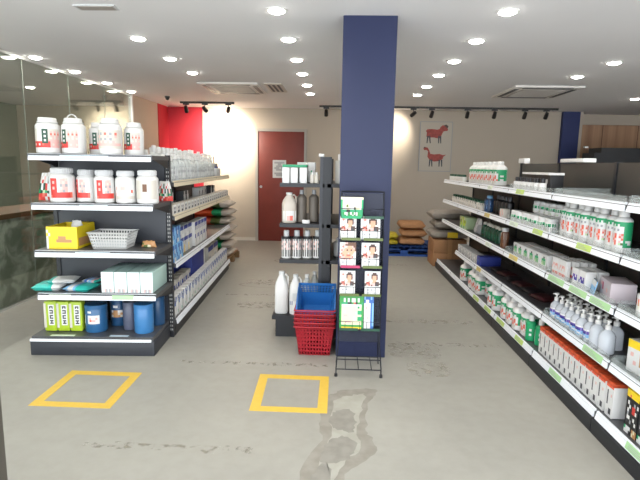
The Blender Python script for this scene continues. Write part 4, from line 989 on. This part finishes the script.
rrow(P, 4.33, 3.64, 7, 1.556, Z, 'low tub with green band, %s from far end, front row of second shelf', 'green banded tubs in the front row', .3)
rrow(P, 4.12, 3.62, 6, 1.66, Z, 'low tub with green band, %s from far end, rear row of second shelf', 'green banded tubs in the rear row', .3)
rrow(P, 4.12, 3.62, 6, 1.66, Z+.097, 'low tub with green band, %s of those stacked on the rear row', 'green banded tubs stacked on the rear row', .3)
bigrows = ["GGGGGGGGGGGGGGGGGGGG", "GGGGGGGWGGWGWGGGGGGG", "GGGGGGWWWWWWWWWGGGGG", "GGGGGGWsWWsWsWWGGGGG", "GGGGGGWWWWWWWWWGGGGG", "GGGGGGWPrWPrWPrGGGGG", "GGGGGGWrOWPOWrPGGGGG", "GGGGGGPrWWrPWWrGGGGG", "GGWWGGrWPWPrWPWGWWWG", "GGWWGGPrWWWrWfqGGWWG", "GGGGGGWWWWWWWWWGGGGG"]
P = Proto(bottle('large_white_bottle', 'bottle', .047, .235, .027, .035, 'W', 'W', bigrows, 4.8, (.14, .74), .78, .026, capname='cap', seg=22))
for i, y in enumerate((3.43, 3.333, 3.236, 3.139, 3.042, 2.945, 2.848, 2.751)):
    P.put(1.57+(.0 if i % 2 else .012), y, Z, RZ_R+random.uniform(-.12, .12)+.1, 'white bottle with green orange label, %s from far end of the row of eight' % ORD[i], 'row of eight white and green bottles')
# third shelf
Z = .709
o = carton('yellow_green_carton', 'box', .3, .14, .14, 'f', ["CyCyyCff", "fqyCyyqy", "fyyfyyyf", "ffGffGff"]); o.location = (1.53, 6.07, Z); o.rotation_euler = (0, 0, RZ_R); o['label'] = 'yellow green carton at the far end of the right third shelf'
o = pouch('x', .26, .17, .12, 's', ["sLsL", "LsLs", "sLLs"], 8).build('grey_pouch', None, True, (1.6, 5.6, Z)); o.rotation_euler = (0, 0, RZ_R); tag(o, 'grey plastic pouch right of the yellow green carton', 'pouch')
P = Proto(bottle('green_bottle', 'bottle', .04, .16, .022, .03, 'g', 'w', ["gGqg", "GgGg", "qGgG"], 3, (.2, .6), .68, capname='cap'))
rrow(P, 5.36, 4.86, 6, 1.6, Z, 'dark green bottle with pale cap, %s from the far end, right third shelf', 'green bottles on the right third shelf')
o = bottle('amber_bottle', 'bottle', .037, .19, .03, .035, 'A', 'L', ["wwww", "woow", "AAAA", "Aooo"], 3.4, (.1, .75), .76, capname='cap'); o.location = (1.55, 4.58, Z); o.rotation_euler = (0, 0, RZ_R); o['label'] = 'lone brown bottle with grey cap on the right third shelf'
P = Proto(carton('white_green_carton', 'box', .1, .075, .11, WHITE, ["WWWWWWWW", "WWWkkWWW", "WGGGGGWW", "WGfGfGWW", "WffGfGWW", "WWWWWWWW", "WWwWwWWW"], None, bev=.008))
rrow(P, 4.2, 3.63, 6, 1.52, Z, 'white tub with green print, %s from the far end of its front row', 'white and green tubs in front row, third shelf', .03)
rrow(P, 4.2, 3.63, 6, 1.61, Z, 'white tub with green print, %s from the far end of its rear row', 'white and green tubs in rear row, third shelf', .03)
P = Proto(carton('pink_print_carton', 'box', .1, .035, .13, WHITE, ["WWWWWWWW", "WWWWWWWW", "WPPWrPPW", "PWWPWWPW", "WWWWWWWW", "PrrPrrrP", "WWWWWWWW"], None, bev=.006))
k = 0
for rr, x in enumerate((1.515, 1.56, 1.605, 1.65)):
    for j, y in enumerate((3.41, 3.305)):
        P.put(x, y-.02*rr, Z, RZ_R, 'white pack with pink print, %s column, %s from the shelf edge' % (['far', 'near'][j], ORD[rr]), 'white and pink packs on the third shelf'); k += 1
P = Proto(carton('blue_print_carton', 'box', .08, .07, .115, WHITE, ["WWWWWW", "WWWWWW", "WVVWVW", "NWNVNW", "WWWWWW", "WLLWLW"], None, bev=.008))
for i, (x, y) in enumerate(((1.515, 3.12), (1.515, 3.03), (1.59, 3.12), (1.59, 3.03))): P.put(x, y, Z, RZ_R, 'white pack with violet print, %s' % ['far one in front row', 'near one in front row', 'far one in rear row', 'near one in rear row', 'single one beside the mauve box'][i], 'violet print packs on the third shelf')
o = carton('mauve_carton', 'box', .22, .13, .11, 'M', ["MMMMMMMM", "MPmMMMLM", "LMmMMPMM", "MLLMMMMM", "MMMLLMMM"]); o.location = (1.55, 2.83, Z); o.rotation_euler = (0, 0, RZ_R-.25); o['label'] = 'mauve box right of the violet print packs, third shelf'
o = MB().box(-.055, .055, 0, .006, 0, .085, 'b').box(-.055, .055, -.001, .0, .05, .085, 'W').build('leaflet', None, False, (1.528, 2.935, Z)); o.rotation_euler = (-.2, 0, RZ_R-.3); tag(o, 'small pale blue leaflet leaning before the mauve box', 'leaflet')
o = bottle('white_bottle', 'bottle', .05, .15, .04, .03, 'W', 'W', ["WWWWWW", "OOOOOO", "oCOoCO", "OoWCoO", "WWWWWW"], 3.2, (.15, .75)); o.location = (1.57, 2.46, Z); o.rotation_euler = (0, 0, RZ_R); o['label'] = 'white jar with orange label at the right edge, third shelf'
# fourth shelf
Z = .403
P = Proto(carton('grey_carton', 'box', .13, .1, .09, 'L', ["LLLsLL", "sWWWsL", "LsWsLs", "kLLLkL"]))
rrow(P, 6.12, 5.42, 6, 1.52, Z, 'small light grey carton, %s from the far end of fourth shelf', 'grey cartons on the right fourth shelf', .03)
o = carton('navy_carton', 'box', .12, .22, .1, 'N', ["NNNN", "NBNN", "NNNN"]); o.location = (1.52, 5.27, Z); o.rotation_euler = (0, 0, RZ_R); o['label'] = 'navy carton at the near end of the small grey cartons'
dk = mat('dark_wrap', '1E1A1E', .4, noise=.3, nscale=20); dr = mat('dark_red_wrap', '40191D', .45, noise=.5, nscale=25)
for i in range(6):
    o = pillow(.2, .14, .04, dr if i % 2 else dk, 50+i).build('foil_pack', None, True, (1.66, 4.98-i*.215, Z)); o.rotation_euler = (0, 0, RZ_R+random.uniform(-.3, .3))
    tag(o, 'dark %s foil pack, %s from the far end of dark packs on fourth shelf' % ('red' if i % 2 else 'brown', ORD[i]), 'pack', 'dark foil packs')
prow = ["WWWWWW", "VVVVVV", "mVNNVm", "bbWbbW", "WbbWbb", "bWbbWb"]
P = Proto(pump('hand_gel_bottle', 'bottle', .036, .135, prow, greyclear, ph=.045, sq=.6)); P0 = Proto(pump('hand_gel_bottle', 'bottle', .04, .15, None, greyclear, ph=.045, sq=.6))
rrow(P, 3.42, 2.95, 7, 1.548, Z, 'pump bottle with violet label, %s from the far end of the front row', 'violet label pump bottles front row', .4)
rrow(P, 3.4, 2.93, 7, 1.63, Z, 'pump bottle with violet label, %s from the far end of the rear row', 'violet label pump bottles rear row', .4)
P0.put(1.55, 2.86, Z, RZ_R, 'clear unlabelled pump bottle closest to the shelf edge'); P0.put(1.64, 2.83, Z, RZ_R, 'clear unlabelled pump bottle set back at the row end'); P0.put(1.555, 2.76, Z, RZ_R+.4, 'clear unlabelled pump bottle nearest the camera')
o = carton('yellow_top_carton', 'box', .12, .06, .17, WHITE, ["YYYYYY", "YYYYYY", "WWWWoo", "WPWWoC", "WWWWoo", "WWPWoo", "WWWWWo", "WWWWWW"]); o.location = (1.55, 2.47, Z); o.rotation_euler = (0, 0, RZ_R+.2); o['label'] = 'white carton with yellow top at the right edge, fourth shelf'
# base deck
Z = .1215
P = Proto(gjar(.062, .225))
for i, (x, y) in enumerate([(1.53, 5.78), (1.53, 5.42), (1.53, 5.28), (1.53, 5.14), (1.6, 5.02), (1.53, 4.7), (1.53, 4.56), (1.6, 4.44), (1.53, 4.3), (1.53, 4.15), (1.53, 4.0), (1.55, 3.86)]):
    P.put(x, y, Z, RZ_R+random.uniform(-.4, .3), 'white jug with green label, %s from the far end on the right base deck' % ORD[i], 'white and green jugs on the right base deck')
    if i in (2, 6, 9): P.put(x+.15, y-.02, Z, RZ_R+.2, 'white jug standing behind the %s front jug on the right base deck' % ORD[i], 'rear jugs on the right base deck')
P = Proto(bottle('green_bottle', 'bottle', .042, .2, .02, .045, 'G', 'W', ["GGGGGGGG", "WWWWGGGG", "WrWWGGWG", "rWrWGGGG", "WrWWGGWG", "WWWWGGGG"], 3.4, (.12, .68), .7, .02, capname='cap'))
for i, (x, y) in enumerate([(1.52, 3.74), (1.55, 3.63), (1.63, 3.72), (1.65, 3.62)]):
    P.put(x, y, Z, RZ_R, 'green bottle with white cap, %s, beside the orange topped cartons' % ['front far one', 'front near one', 'rear far one', 'rear near one'][i], 'green bottles on the right base deck')
P = Proto(carton('orange_top_carton', 'box', .068, .072, .195, WHITE, ["OOOOOO", "OrOOrO", "WWWWWW", "WkWWWW", "WkWWPW", "WkWWWW", "WkWWWW", "WkWWWW", "WWWWWW", "WWWkkW", "WLWkkW", "WWWWWW"], 'O'))
for rr, x in enumerate((1.485, 1.562, 1.639, 1.716)):
    for i in range(13):
        y = 3.46-i*.0745
        if i == 12: y -= .012
        P.put(x, y, Z, RZ_R, 'white carton with orange top, %s from far end, %s row on base' % (ORD[i], ['front', 'second', 'third', 'rear'][rr]), 'orange topped cartons')
krow = ["YYYYYYYY", "YYrYYYYY", "KKKKKKKK", "KWkKKsKW", "KKWKRRKK", "KWkKRRWK", "KsKKKKKK", "KWWKkWKK", "KkKsKKWK", "KKKKKKKK", "GWWWKoCo", "WWWKKCoo"]
P = Proto(carton('yellow_top_black_carton', 'box', .1, .07, .23, 'K', krow, 'Y'))
k = 0
for rr, x in enumerate((1.49, 1.57)):
    for i, y in enumerate((2.36, 2.25, 2.14)):
        P.put(x, y, Z, RZ_R, 'black carton with yellow top, %s from far end of its %s row' % (ORD[i], ['front', 'rear'][rr]), 'yellow topped black cartons')

# ------------------------------------------------------------------ light
w = bpy.data.worlds.new('daylight'); sc.world = w; w.use_nodes = True
bg = w.node_tree.nodes['Background']; bg.inputs[0].default_value = (.9, .95, 1, 1); bg.inputs[1].default_value = 2.55
sc.view_settings.view_transform = 'Standard'; sc.view_settings.look = 'None'; sc.view_settings.gamma = 1; sc.view_settings.use_curve_mapping = False
sc.view_settings.exposure = 1.05
